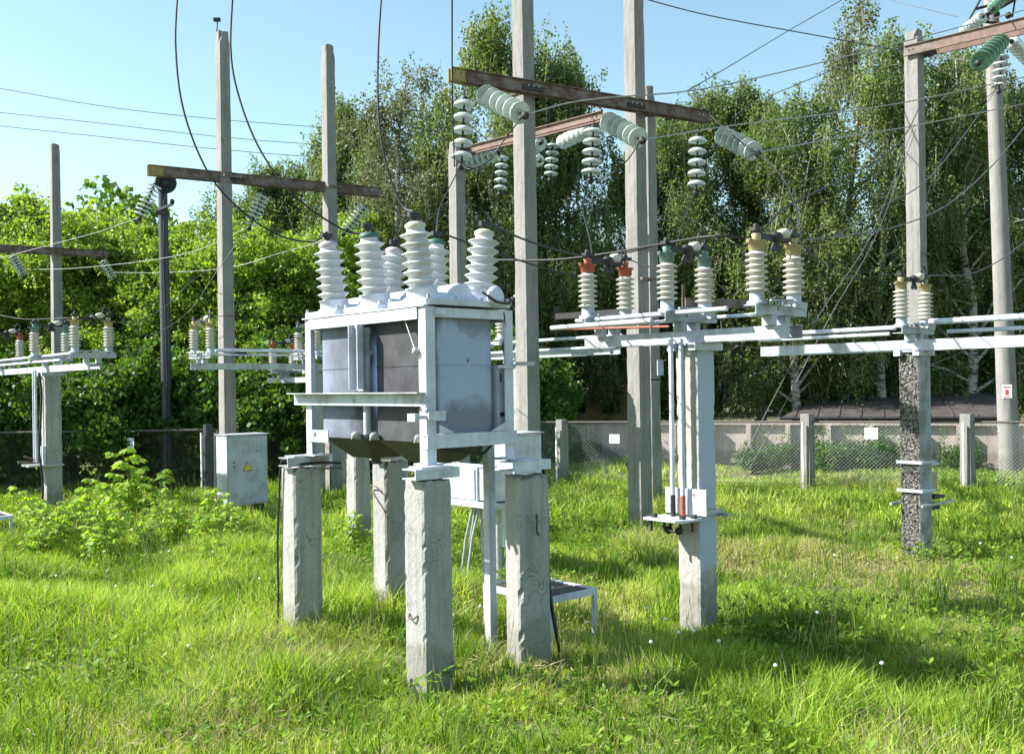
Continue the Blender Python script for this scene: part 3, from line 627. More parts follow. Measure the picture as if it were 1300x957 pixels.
B4a=Wz(-60,312,6.0); B4b=Wz(137,323,6.0); beam(B4a,B4b,.17,.33,'rust','rusty crossbeam on the leftmost pole, running out of view')
B5a=Wz(1152,68,8.35); B5b=Wz(1330,26,8.35); beam(B5a,B5b,.20,.31,'rustpink','high faded red crossbeam at the top right on the square pole',endm='rust',endl=.55)
# stub crossarms on pole pair
a=W(707,402,80); b=W(790,396,84); t=thing('steel_bracket','dark steel bracket arm sticking left from the pole pair','bracket',a); mb=MB(); mb.bar((0,0,0),b-a,.09,.09); mb.bar((0,0,-.08),(0,0,.16),.05,.09,(1,0,0)); mb.build('arm','dark',t)
a=W(868,384,76); b=W(948,386,72); t=thing('steel_bracket','rusty steel bracket arm right of the pole pair behind the green capped insulators','bracket',a); mb=MB(); mb.bar((0,0,0),b-a,.1,.16); mb.bar((0,0,-.1),(0,0,.3),.04,.05,(1,0,0)); mb.build('arm','rust',t)
a=W(843,182-40,78); t=thing('steel_bracket','short dark bracket on top of the shorter pole of the pair','bracket',W(812,120,74)); mb=MB(); mb.bar((-.05,0,-.35),(.55,.1,-.3),.08,.08); mb.bar((.5,.1,-.25),(.5,.1,-.42),.05,.12,(1,0,0)); mb.build('arm','dark',t)
# ------------------------------------------------ suspension insulator strings
def string(a,b,n,label,m='glass',rd=.127,group=None):
    a=Vector(a);b=Vector(b);ax=(b-a).normalized();L=(b-a).length
    t=thing('insulator_string',label,'insulator',a,0,group)
    end=MB(); end.tube([(0,0,0),ax*L*.12],.012,6); end.build('hanger','dark',t); end=MB(); end.tube([ax*L*.97,ax*L*1.06],.016,6); end.lathe([(.03,0),(.05,.02),(.05,.05),(.02,.08)],ax*L*1.0,ax,10)
    st=L*.86/n
    for i in range(n):
        o=ax*(L*.11+st*i); d=MB(); 
        d.lathe([(.035,st*.30),(rd*.62,st*.30),(rd*.90,st*.44),(rd,st*.62),(rd*.97,st*.74),(rd*.8,st*.62),(rd*.72,st*.70),(rd*.6,st*.62),(rd*.48,st*.70),(rd*.3,st*.60),(.02,st*.64)],o,ax,24)
        dd_=d.build('glass_disc',m,t)
        c_=MB(); c_.lathe([(.018,-.005),(.040,.01),(.045,st*.28),(.036,st*.34)],o,ax,12); c_.lathe([(.014,st*.6),(.014,st*1.02)],o,ax,8); c_.build('metal_cap','dark' if m!='glassx' else 'zinc',dd_)
    end.build('fitting','dark',t); return t
def on(bm_a,bm_b,px):  # point on beam at bearing px
    best=None
    for i in range(201):
        p=bm_a.lerp(bm_b,i/200); q=650+F*p.x/p.y - ROLL*(p.z-H)*F/p.y
        if best is None or abs(q-px)<best[0]: best=(abs(q-px),p)
    return best[1].copy()
def strpix(bA,bB,px,py,px2,py2,n,label,dk=0,m='glass',g=None,rd=.127):
    s=on(bA,bB,px); k=F/s.y; a=W(px,py,k); b=W(px2,py2,k+dk); return string(a,b,n,label,m,rd,g),b
g1='glass insulator strings on the central crossbeam'
_,e1=strpix(B2a,B2b,606,116,665,146,6,'glass string pulling right from the yellow end of the central crossbeam',8,g=g1,rd=.138)
_,e2=strpix(B2a,B2b,764,150,814,178,6,'glass string pulling right from the middle of the central crossbeam',7,g=g1,rd=.138)
_,e3=strpix(B2a,B2b,908,168,960,194,6,'glass string pulling right beyond the right end of the central crossbeam',5,g=g1,rd=.145)
_,h1=strpix(B2a,B2b,590,113,586,208,5,'hanging glass string below the yellow end of the central crossbeam',g=g1,rd=.135)
_,h2=strpix(B2a,B2b,754,152,750,226,5,'hanging glass string below the middle of the central crossbeam',g=g1,rd=.14)
_,h3=strpix(B2a,B2b,886,162,884,242,5,'hanging glass string below the right end of the central crossbeam',g=g1,rd=.135)
g2='glass insulator strings on the left crossbeam'
_,l1=strpix(B1a,B1b,199,228,178,276,8,'glass string slanting left below the yellow end of the left crossbeam',g=g2,rd=.138)
_,l2=strpix(B1a,B1b,337,242,317,288,8,'glass string slanting left below the middle of the left crossbeam',g=g2,rd=.138)
_,l3=strpix(B1a,B1b,468,258,437,296,8,'glass string slanting left below the right end of the left crossbeam',g=g2,rd=.138)
g3='glass insulator strings on the leftmost crossbeam'
_,f1=strpix(B4a,B4b,14,322,30,350,7,'glass string slanting right at the far left edge',g=g3,rd=.13)
_,f2=strpix(B4a,B4b,128,328,145,354,7,'glass string slanting right from the end of the leftmost crossbeam',g=g3,rd=.13)
g4='glass insulator strings on the thin red crossbeam'
string(W(640,192,78),W(592,210,76),6,'pale glass string pulling left beside the slim pole',group=g4)
string(W(690,178,80),W(668,196,70),5,'pale glass string behind the square pole right of the breaker',group=g4)
string(W(755,160,84),W(712,182,74),6,'pale glass string pulling left under the central beam',group=g4)
string(W(638,190,74),W(635,244,74),5,'hanging string in front of the birches left of the square pole',group=g4,rd=.115)
string(W(702,175,78),W(699,226,78),5,'hanging string between the two central square poles',group=g4,rd=.115)
string(W(690,204,70),W(660,204,66),5,'short horizontal glass string crossing the square pole',group=g4,rd=.12)
g5='insulator strings around the round pole'
string(W(1274,50,70),W(1242,80,86),7,'large green glass string pointing down towards the viewer under the high right crossbeam','gglass',.155,g5)
string(W(1272,62,70),W(1268,114,70),5,'hanging glass string on the high right crossbeam',group=g5,rd=.135)
string(W(1279,48,70),W(1312,82,62),8,'glass string pulling right at the right edge of the photo',group=g5,rd=.14)
string(W(1252,18,62),W(1222,42,60),7,'dark glass string left of the round pole top',group=g5,rd=.13)
string(W(1256,16,62),W(1282,-14,60),7,'glass string at the round pole top pointing up right','gglass',.13,g5)
# dark steel head of the round pole
t=thing('pole_head_bracket','cluster of dark steel arms and clamps at the top of the round pole','bracket',W(1262,28,56)); mb=MB(); o0=W(1262,28,56)
for p,q,r_ in [((1225,35),(1308,-12),.05),((1225,35),(1250,-10),.025),((1285,22),(1290,-8),.02),((1238,12),(1300,-4),.03),((1234,27),(1270,30),.03),((1246,20),(1246,38),.03)]:
    mb.tube([W(*p,58)-o0,W(*q,58)-o0],r_,6)
for p in [(1224,36),(1240,30),(1252,24),(1265,18),(1280,20),(1230,40)]: mb.lathe([(.02,-.07),(.07,-.04),(.07,.04),(.02,.07)],W(*p,57)-o0,(1,0,.5),8)
mb.build('steel_arms','dark',t)
# ------------------------------------------------ disconnectors
def post_insulator(parent,x,y,z,capm,h=.34,r=.095,m='porc',sheds=7,capshape=0,terminal=True,basem='cream'):
    p=MB(); prof=[(.055,0)]; st=h/sheds
    for i in range(sheds):
        z0=i*st; prof+=[(.058,z0+st*.15),(r*.93,z0+st*.32),(r,z0+st*.42),(r*.97,z0+st*.5),(.06,z0+st*.78)]
    prof+=[(.055,h)]
    p.lathe(prof,(x,y,z+.10),n=22); ins=p.build('porcelain_insulator',m,parent)
    b_=MB(); b_.lathe([(.085,0),(.085,.025),(.062,.035),(.062,.099)],(x,y,z),n=16); b_.build('insulator_base',basem,ins)
    c_=MB(); c_.lathe([(.05,0),(.066,.010),(.068,.068),(.082,.070),(.082,.084)],(x,y,z+.101+h),n=16); c_.box(x-.11,x+.11,y-.02,y+.02,z+.186+h,z+.194+h); c_.lathe([(.030,.001),(.040,.045),(.03,.055)],(x,y,z+.194+h),n=12)
    c_.build('insulator_cap',capm,ins); return ins
def disconnector(px,k,rz,y0,y1,phases,label,zb=2.5,sep=.27,rods=((-.2,2.70),(-.30,2.66)),rodm='white',drive=None,xo=0,rodr=.02,beamm='cream',col=None,group='pole-mounted disconnector switches',beam_h=.11,dx=0,hi=True):
    g=col if col is not None else G(px,k); t=thing('disconnector_switch',label,'switch',g,rz,group)
    mb=MB(); mb.channel((.10,y0,zb+.02),(.10,y1,zb+.02),.05,beam_h,side=-1); mb.build('support_beam',beamm,t)
    mb=MB(); mb.channel((-.10,y0,zb+.02),(-.10,y1,zb+.02),.05,beam_h,side=1); mb.build('support_beam',beamm,t)
    mb=MB(); mb.box(-.2,.2,-.16,-.08,zb-.105,zb-.037); mb.box(-.2,.2,.08,.16,zb-.105,zb-.037); mb.box(-.155,.155,-.07,.07,zb-.06,zb-.038); mb.build('saddle',beamm,t)
    for y,cm in phases:
        ci=cm
        mb=MB(); mb.channel((-sep-.1,y-.06,zb+.20),(sep+.1,y-.06,zb+.20),.12,.08,side=-1)
        for sx_ in (-.10,.10): mb.box(sx_-.035,sx_+.035,y-.05,y+.05,zb+.078,zb+.158)
        mb.build('phase_base',beamm,t)
        INS=[post_insulator(t,s_*sep,y,zb+.242,ci,m='porc') for s_ in (-1,1)]
        zt=zb+.242+.10+.34+.155
        mb=MB(); mb.box(-sep+.06,0.02,y-.012,y+.012,zt-.05,zt+.0); mb.box(-.02,sep-.06,y-.028,y-.014,zt-.045,zt+.005); mb.box(-.02,sep-.06,y+.014,y+.028,zt-.045,zt+.005); mb.lathe([(.02,-.05),(.045,-.03),(.045,.03),(.02,.05)],(.02,y,zt-.01),(1,0,0),10)
        for s_ in (-.06,0,.06): mb.bar((.02,y,zt-.04),(.02+s_,y,zt-.13),.012,.05)
        mb.build('contact_blade','dark',t)
        # white rounded hood by one contact
        mb=MB(); mb.lathe([(.02,-.07),(.045,-.05),(.05,.03),(.02,.07)],(sep-.14,y,zt+.02),(1,0,.15),10); mb.build('contact_hood','pale' if ci in('ycap','yellow') else 'porc',t)
        for s_ in (-1,1):
            mb=MB(); c0=Vector((s_*sep,y,zt+.03)); mb.lathe([(.018,0),(.028,.01),(.024,.035),(.010,.045)],c0,(0,0,1),10); mb.box(c0.x-.05,c0.x+.07,y-.03,y+.03,c0.z-.02,c0.z+.01)
            if s_>0: mb.tube([Vector((sep-.02,y,zt+.02))+Vector((-.055*math.sin(a)-.02,0,.07*(1-math.cos(a)))) for a in [i*PI/10 for i in range(17)]],.011,6)
            mb.build('terminal_clamp','dark',INS[0 if s_<0 else 1])
        # turning lever and shaft
        mb=MB(); mb.tube([(-sep,y-.13,zb+.27),(0,y-.13,zb+.275),(sep,y-.12,zb+.26)],.011,6); mb.lathe([(.05,0),(.05,.04)],(0,y-.12,zb+.25),(0,0,1),12); mb.bar((-.14,y-.12,zb+.25),(-.2,y-.16,zb+.21),.03,.05); mb.bar((.1,y-.12,zb+.25),(.18,y-.17,zb+.22),.03,.05)
        for q in range(5): mb.lathe([(.014,0),(.014,.035)],(-.2+.1*q,y-.075,zb+.242),(0,0,1),7)
        mb.build('lever','zinc',t)
    for i,r_ in enumerate(rods):
        x_,z_=r_[:2]; mb=MB(); ya=r_[2] if len(r_)>2 else y0+.05; yb=r_[3] if len(r_)>3 else y1-.05; mb.tube([(x_,ya,z_),(x_,yb,z_)],r_[4] if len(r_)>4 else rodr,10); mb.build('earthing_rod',rodm,t)
    return t
def col_at(px,k,w_,h,label,m='pier',name='concrete_column',seed=1,rz=GA,chip=.014,w1=None):
    o=cast(name,w_,w1 or w_,h+.03,chip,.05,None,m,6,seed); o.location=G(px,k)-Vector((0,0,.03)); o.rotation_euler=(0,0,rz); tag(o,label,'column',"short concrete columns carrying the switches"); return o
M['colpaint']=concrete('part_painted_concrete',(.32,.31,.30),(.42,.41,.39),pit=.3)
def paintface():
    m=M['colpaint']; nt=m.node_tree; b=nt.nodes['Principled BSDF']; old=b.inputs['Base Color'].links[0].from_socket
    tc=N(nt,'ShaderNodeTexCoord'); sp=N(nt,'ShaderNodeSeparateXYZ'); nt.links.new(tc.outputs['Normal'],sp.inputs[0]); so_=N(nt,'ShaderNodeSeparateXYZ'); nt.links.new(tc.outputs['Object'],so_.inputs[0])
    a=N(nt,'ShaderNodeMath',operation='LESS_THAN'); nt.links.new(sp.outputs['Y'],a.inputs[0]); a.inputs[1].default_value=-.6
    n=noise(nt,4,5,.6,tc.outputs['Object']); z=N(nt,'ShaderNodeMath',operation='MULTIPLY_ADD'); nt.links.new(n,z.inputs[0]); z.inputs[1].default_value=.5; nt.links.new(so_.outputs['Z'],z.inputs[2])
    g=ramp(nt,z.outputs[0],[(.70,(0,0,0)),(.76,(1,1,1))]); mu=N(nt,'ShaderNodeMath',operation='MULTIPLY'); nt.links.new(a.outputs[0],mu.inputs[0]); nt.links.new(g,mu.inputs[1])
    nt.links.new(mixc(nt,mu.outputs[0],old,(.38,.44,.54)),b.inputs['Base Color'])
paintface()
# D1
c=col_at(887,140,.25,2.44,'square whitewashed column with two drive pipes, centre right','colpaint',seed=21)
d1=disconnector(887,140,GA,-1.05,1.30,[(1.08,'red'),(.09,'green'),(-.86,'ycap')],'switch with red, green and yellow capped insulators, centre right',rods=((-.26,2.73,-.55,1.25,.022),(-.36,2.67,.2,1.5,.025),(.2,2.70,-.6,.9,.018)))
m_=MB(); m_.tube([(-.36,1.5,2.655),(-.36,.0,2.655-.05)],.012,6); m_.build('red_rod','red',d1)
for (y_,bm_) in ((0.0,'red'),(.115,'blackpipe')):
    p_=MB().tube([(-.20,y_,.92),(-.20,y_,2.5)],.021,10).build('drive_pipe','white',d1); MB().tube([(-.20,y_,.90),(-.20,y_,1.10)],.0235,10).build('painted_foot',bm_,p_)
m_=MB(); m_.box(-.42,-.13,-.16,.28,.885,.905); m_.build('drive_shelf','white',d1)
m_=MB(); m_.box(-.155,-.14,-.22,.24,.93,1.16); m_.build('backing_plate','white',d1)
m_=MB(); m_.box(-.15,.17,-.165,-.135,.93,.97); m_.box(-.15,.17,.135,.165,.93,.97); m_.box(.135,.165,-.24,.24,.90,.93); m_.build('clamp','zinc',d1)
m_=MB()
for q in ((-.38,.22),(-.24,0),(-.24,.115),(-.2,-.1),(-.34,.1)): m_.lathe([(.012,-.10),(.012,0)],(q[0],q[1],.885),n=8)
for y_ in (0,.115): m_.lathe([(.02,-.03),(.035,-.01),(.035,.02),(.02,.04)],(-.27,y_,.79),(1,0,0),12)
m_.tube([(-.40,-.05,.80),(-.2,.25,.81)],.009,6)
for q in ((-.36,.2),(-.31,-.08),(-.2,-.12)): m_.box(q[0]-.02,q[0]+.02,q[1]-.02,q[1]+.02,.906,.94)
m_.build('drive_handles','dark',d1)
# D2 : octagonal, badly spalled
def spalled(px,k,w_,h):
    t=thing('spalled_concrete_column','round-edged column with its left side spalled to bare aggregate','column',G(px,k),GA,"short concrete columns carrying the switches")
    r_=w_/2; out=rrect(-r_,r_,-r_,r_,.06,3); rg=random.Random(5)
    A=MB(); nz=60; n=len(out)
    # sound part and spalled part each a closed strip of the outline
    def strip(ids,disp,mname,nm,shrink=0):
        sub=6 if disp else 2; pts=[]
        for a_,b_ in zip(ids[:-1],ids[1:]):
            for j in range(sub): pts.append((out[a_][0]+(out[b_][0]-out[a_][0])*j/sub,out[a_][1]+(out[b_][1]-out[a_][1])*j/sub))
        pts.append(out[ids[-1]]); vs=[];nzz=150 if disp else 20
        for kz in range(nzz+1):
            z=-.17+(h+.17)*kz/nzz
            for i_,(x,y) in enumerate(pts):
                edge=min(1,min(i_,len(pts)-1-i_)/4); q=1-disp*edge*rg.random()-(disp*.5*edge) if disp else 1
                vs.append((x*q,y*q,z+(rg.uniform(-.006,.006) if disp and 0<kz<nzz else 0)))
        m=len(pts); fs=[(kz*m+i_,kz*m+i_+1,(kz+1)*m+i_+1,(kz+1)*m+i_) for kz in range(nzz) for i_ in range(m-1)]
        mb=MB(); mb.add(vs,fs); 
        mb.add([vs[nzz*m+i_] for i_ in range(m)]+[(0,0,h)],[(i_,i_+1,m) for i_ in range(m-1)])
        return mb.build(nm,mname,t)
    ids=list(range(n))+[0]
    # outline starts at corner (+x,-y); left visible side is -x
    strip([0,1,2,3,4,5,6,7,8],0,'pier','sound_side'); strip([8,9,10,11,12,13],.10,'rubble','spalled_side'); strip([13,14,15,0],0,'oldpaint','painted_side')
    b_=MB()
    for z in (.78,1.12): 
        for p,q in (((-r_-.012,-r_-.012),(r_+.012,-r_-.012)),((-r_-.012,r_+.012),(-r_-.012,-r_-.012)),((r_+.012,-r_-.012),(r_+.012,r_+.012))): b_.bar((*p,z),(*q,z),.01,.035)
    b_.build('steel_band','white',t); return t
spalled(1164,105,.295,2.44)
d2=disconnector(1164,105,GA,-2.4,2.12,[(0.0,'ycap')],'switch with two ochre capped insulators on the spalled column at right',rods=((-.16,2.74,.15,2.0,.030),(-.30,2.66,.15,2.0,.024),(.10,2.80,-2.4,-.15,.038),(.24,2.68,-2.4,-.3,.026)),beam_h=.13,sep=.30)
MB().tube([(.30,0.05,1.02),(.30,.05,2.5)],.022,10).build('drive_pipe','zinc',d2)
m_=MB(); m_.tube([(.14,0,1.06),(.52,-.02,1.06)],.025,10); m_.build('crank_tube','zinc',d2); m_=MB(); m_.box(-.25,.55,-.21,-.18,.60,.63); m_.build('clamp','zinc',d2); m_=MB(); m_.box(-.25,.5,.18,.21,.60,.63); m_.build('clamp','zinc',d2)
m_=MB(); m_.box(.19,.36,-.10,.06,.74,.98); m_.build('drive_box','paperwhite',d2)
m_=MB(); m_.box(.215,.33,-.108,-.1005,.74,.98); m_.build('rusty_door','ycap',d2)
m_=MB(); m_.box(.16,.42,-.15,.12,.66,.70); m_.box(.2,.4,-.1,.08,.52,.60); m_.lathe([(.02,0),(.03,.02),(.03,.05)],(.40,0,.80),(1,0,0),10); m_.build('handle_parts','dark',d2)
# D3 behind breaker
col_at(664,88,.25,2.44,'column hidden behind the breaker under the middle switch',seed=23)
disconnector(664,88,GA,-1.85,1.2,[(.15,'green'),(1.05,'red')],'switch half hidden behind the breaker and the square pole',rods=((-.25,2.72,-2.2,1.0,.022),(-.30,2.58,-2.2,1.0,.02)),zb=2.53,sep=.23)
# D4 far left
col_at(67,70,.28,2.44,'cracked concrete column of the leftmost switch',seed=24)
d4=disconnector(67,70,GA,-2.35,4.5,[(-2.2,'ycap'),(0.0,'green'),(2.9,'red')],'leftmost switch with a long white beam and yellow capped insulators',rods=((-.18,2.75,-2.0,4.5,.022),(-.32,2.64,-1.6,4.5,.022)))
for y_ in (-.02,.1): MB().tube([(-.27,y_,.85),(-.27,y_,2.5)],.022,8).build('drive_pipe','white',d4)
m_=MB(); m_.box(-.45,.15,-.2,.25,.78,.81); m_.build('drive_shelf','zinc',d4)
m_=MB(); m_.box(-.2,-.145,-.15,-.02,.84,1.14); m_.build('drive_box','white',d4)
m_=MB(); m_.bar((-.55,.1,.86),(-.2,.1,.84),.03,.04); m_.bar((-.45,.1,.96),(-.3,.0,.90),.03,.03); m_.build('rusty_handle','rust',d4)
# crack on the column, real groove strip
ck=MB(); 
for i in range(26): 
    z=.3+i*.08; x=.02*math.sin(i*.9)+.01*math.sin(i*2.3)-.03
# D5a
g5c=G(402,66.5)
col_at(402,66.5,.26,2.44,'column of the switch left of the breaker, behind its left frame leg',seed=25)
d5=disconnector(402,66.5,GA-R(90),-2.42,2.3,[(-2.24,'ycap'),(-.15,'dgreen'),(1.9,'red')],'switch left of the breaker with a pale yellow capped pair at its end',sep=.34,rods=((-.16,2.83,-2.1,2,.022),(-.28,2.74,-2.1,2,.02),(.22,2.79,-2.1,2,.02)))
m_=MB(); m_.box(.12,.20,-.22,.24,.62,.86); m_.build('drive_box','white',d5)
m_=MB(); m_.box(.201,.215,-.0,.10,.63,.80); m_.build('red_lever','red',d5)
m_=MB(); m_.bar((.25,-.3,.60),(.25,.4,.58),.05,.04); m_.build('drive_shelf','rust',d5)
# D5b further back
gb=G(432,62.5)
o=cast('concrete_column',.25,.25,2.25,.012,.08,None,'pier',5,26); o.location=gb; o.rotation_euler=(0,0,GA); tag(o,'column half hidden behind the second pole from the left','column')
disconnector(0,0,R(55.5),-.5,2.0,[(1.62,'red')],'small far switch with a red capped pair right of the cabinet pole',zb=2.27,sep=.28,col=gb,rods=((-.1,2.5,0,1.9,.018),(.2,2.47,0,1.9,.018)))
# extra black crack cable on far-left column
wire([Vector((*(G(67,70).xy),0))+Vector((-.06,-.30,z)) + Vector((.03*math.sin(z*4),0,0)) for z in (.0,.4,.8,1.1,1.6,2.1,2.42)],.02,'cable','black cable running down the leftmost column',name='down_cable',cat='cable')
# ------------------------------------------------ the oil circuit breaker
A0=W(541,490,178); A0=Vector((-.612,7.1,0))
def loc(x,y,z): # breaker frame -> world
    return A0+Vector((math.cos(GA)*x-math.sin(GA)*y,math.sin(GA)*x+math.cos(GA)*y,z))
def pier(x,y,h,label,seed,rz=0,w_=.25,brk=.02,chip=.02):
    o=cast('concrete_pier',w_*1.02,w_,h+.04,chip,.035,None,'pier',8,seed,top_break=brk,bulge=.0013); l=loc(x,y,-.04); o.location=l; o.rotation_euler=(0,0,GA+rz); tag(o,label,'pier','concrete piers under the oil breaker'); return o
pier(0,0,1.45,'front concrete pier of the breaker, nearest the viewer, notched right edge',31)
pier(.95,0,1.42,'right concrete pier of the breaker with a black cable down its side',32,R(-16),.27,.04,.03)
pier(0,1.80,1.44,'left concrete pier of the breaker with a thin black cable at its left',33,0,.26,.02,.035)
pier(.90,1.80,1.45,'rear concrete pier of the breaker with wire loops, behind the front pier',34,0,.24,.05,.03)
BR=thing('oil_circuit_breaker','large oil circuit breaker with white frame, stained tanks and six ribbed bushings','circuit breaker',A0,GA)
for (x,y) in ((0,0),(.90,0),(0,1.8),(.90,1.8)):
    m_=MB(); m_.channel((x-.19,y-.12,1.492),(x+.20,y-.12,1.492),.16,.075,.009,side=-1); m_.box(x-.12,x+.12,y-.10,y+.06,1.531,1.541); m_.build('foot_channel','cream' if y>1 else 'white',BR)
leg=.085
for i,(x,y,sx_,sy_) in enumerate(((0,0,1,1),(.83,0,-1,1),(0,1.70,1,-1),(.83,1.70,-1,-1))):
    m_=MB(); m_.angle((x,y),1.542,2.68,leg,sx_,sy_,.010); m_.box(min(x,x+sx_*.14)-.02,max(x,x+sx_*.14),min(y,y+sy_*.14)-.02,max(y,y+sy_*.14),1.5415,1.552); m_.build('frame_leg','white',BR)
m_=MB(); m_.channel((-.012,.09,2.635),(-.012,1.62,2.635),.05,.085,.009,side=1); m_.box(-.02,.02,-.01,1.72,2.681,2.690); m_.build('top_rail','white',BR)
m_=MB(); m_.channel((.09,-.002,2.64),(.74,-.002,2.64),.03,.07,.009,side=-1); m_.box(.08,.14,-.06,-.002,2.62,2.66); m_.build('top_rail','white',BR)
m_=MB(); m_.channel((.842,.09,2.635),(.842,1.62,2.635),.05,.085,.009,side=-1); m_.build('top_rail','white',BR)
m_=MB(); m_.channel((.09,1.702,2.635),(.74,1.702,2.635),.05,.085,.009,side=1); m_.build('top_rail','white',BR)
m_=MB(); m_.channel((-.018,.84,2.09),(-.018,.84,2.59),.06,.13,.01,side=1,up=(0,1,0)); m_.box(-.03,-.02,.775,.905,2.08,2.60); m_.build('middle_upright','cream',BR)
m_=MB(); m_.box(-.035,-.024,-.03,1.84,1.965,2.065); m_.box(-.105,-.0355,-.03,1.84,2.057,2.065); m_.build('walkway_rail','cream',BR)
m_=MB(); m_.box(-.01,.84,-.022,-.012,1.66,1.76); m_.box(-.01,.84,-.0115,.05,1.752,1.76); m_.box(-.01,.84,-.0115,.05,1.66,1.668)
m_.add([(.10,-.024,1.765),(.24,-.024,1.765),(.10,-.024,1.83),(.10,-.014,1.765),(.24,-.014,1.765),(.10,-.014,1.83)],[(0,1,2),(3,5,4),(0,3,4,1),(1,4,5,2),(2,5,3,0)])
m_.add([(.73,-.024,1.765),(.58,-.024,1.765),(.73,-.024,1.83),(.73,-.014,1.765),(.58,-.014,1.765),(.73,-.014,1.83)],[(0,2,1),(3,4,5),(0,1,4,3),(1,2,5,4),(2,0,3,5)]); m_.build('bottom_rail','white',BR)
m_=MB(); m_.box(-.008,.002,1.34,1.66,1.66,1.76); m_.build('corner_gusset','cream',BR); m_=MB(); m_.box(.84,.85,.0,1.7,1.66,1.75); m_.build('bottom_rail','cream',BR)
m_=MB(); m_.box(-.10,-.02,-.03,.02,1.875,1.90); m_.box(-.14,-.10,-.05,.04,1.86,1.915); m_.box(-.02,.13,-.055,-.024,1.86,1.93); m_.bar((-.02,-.03,1.93),(-.02,.02,2.02),.03,.05); m_.build('jack_bracket','white',BR)
m_=MB(); m_.bar((.845,-.01,2.27),(.96,-.10,2.27),.04,.03); m_.box(.66,.84,-.02,.0,2.235,2.26); m_.build('side_bracket','zinc',BR)
# tanks
for (y0,y1) in ((.045,.80),(.86,1.62)):
    tk=MB(); out=rrect(.07,.70,y0,y1,.10,8); tk.plan(out,1.70,2.665,True); 
    tk.plan(rrect(.06,.71,y0-.01,y1+.01,.105,8),2.645,2.664)
    tk.plan(rrect(.062,.708,y0-.008,y1+.008,.105,8),1.70,1.745)
    cx=.385; cy=(y0+y1)/2
    o_=tk.build('oil_tank','tank',BR); md=o_.modifiers.new('e','EDGE_SPLIT'); md.split_angle=R(40)
    ws=MB(); oo=[(x+(x-.385)*.006,y+(y-(y0+y1)/2)*.006,2.26) for x,y in out]; ws.tube(oo+[oo[0]],.0035,5); ws.build('weld_seam','tank',o_)
    hp=MB(); hp.plan([(cx+(x-cx)*.45,cy+(y-cy)*.45) for x,y in out],1.53,1.699,True,[(x,y) for x,y in out]); hp.tube([(cx,cy,1.53),(cx,cy,1.47)],.04,10); hp.build('conical_bottom','tankbottom' if 'tankbottom' in M else 'dark',o_)
m_=MB(); m_.tube([(.2,.10,1.645),(.38,.08,1.62),(.55,.06,1.58),(.70,.10,1.66)],.010,6); m_.build('drain_pipe','dark',BR)
m_=MB(); m_.tube([(.04,.83,1.74),(.04,.83,2.54)],.030,12); m_.box(.0,.08,.80,.86,2.36,2.39); m_.lathe([(.04,0),(.04,.05)],(.04,.83,2.52),n=12); m_.build('oil_gauge_pipe','cream',BR)
for y_ in (.12,.70,.96,1.55):
    m_=MB(); m_.lathe([(.02,0),(.03,.02),(.03,.05),(.012,.07)],(.05,y_,1.73),(-1,0,0),10); m_.tube([(.0,y_,1.735),(-.01,y_+.02,1.70)],.006,6); m_.build('drain_valve','zinc',BR)
# gauge and stay at near end
m_=MB(); m_.lathe([(.012,0),(.028,.01),(.028,.03),(.01,.04)],(-.0,.10,2.36),(-1,0,0),12); m_.tube([(.02,.28,2.60),(-.01,.12,2.38)],.005,5); m_.box(.01,.04,.085,.10,2.05,2.33); m_.build('level_gauge','zinc',BR)
m_=MB(); m_.box(.715,.815,.06,.30,1.77,2.26); m_.build('mechanism_box','white',BR)
m_=MB(); m_.box(.722,.802,.045,.0595,2.262,2.275); m_.box(.74,.79,.045,.0595,1.87,1.90); m_.box(.745,.752,.05,.0595,2.13,2.20); m_.build('box_hinges','dark',BR)
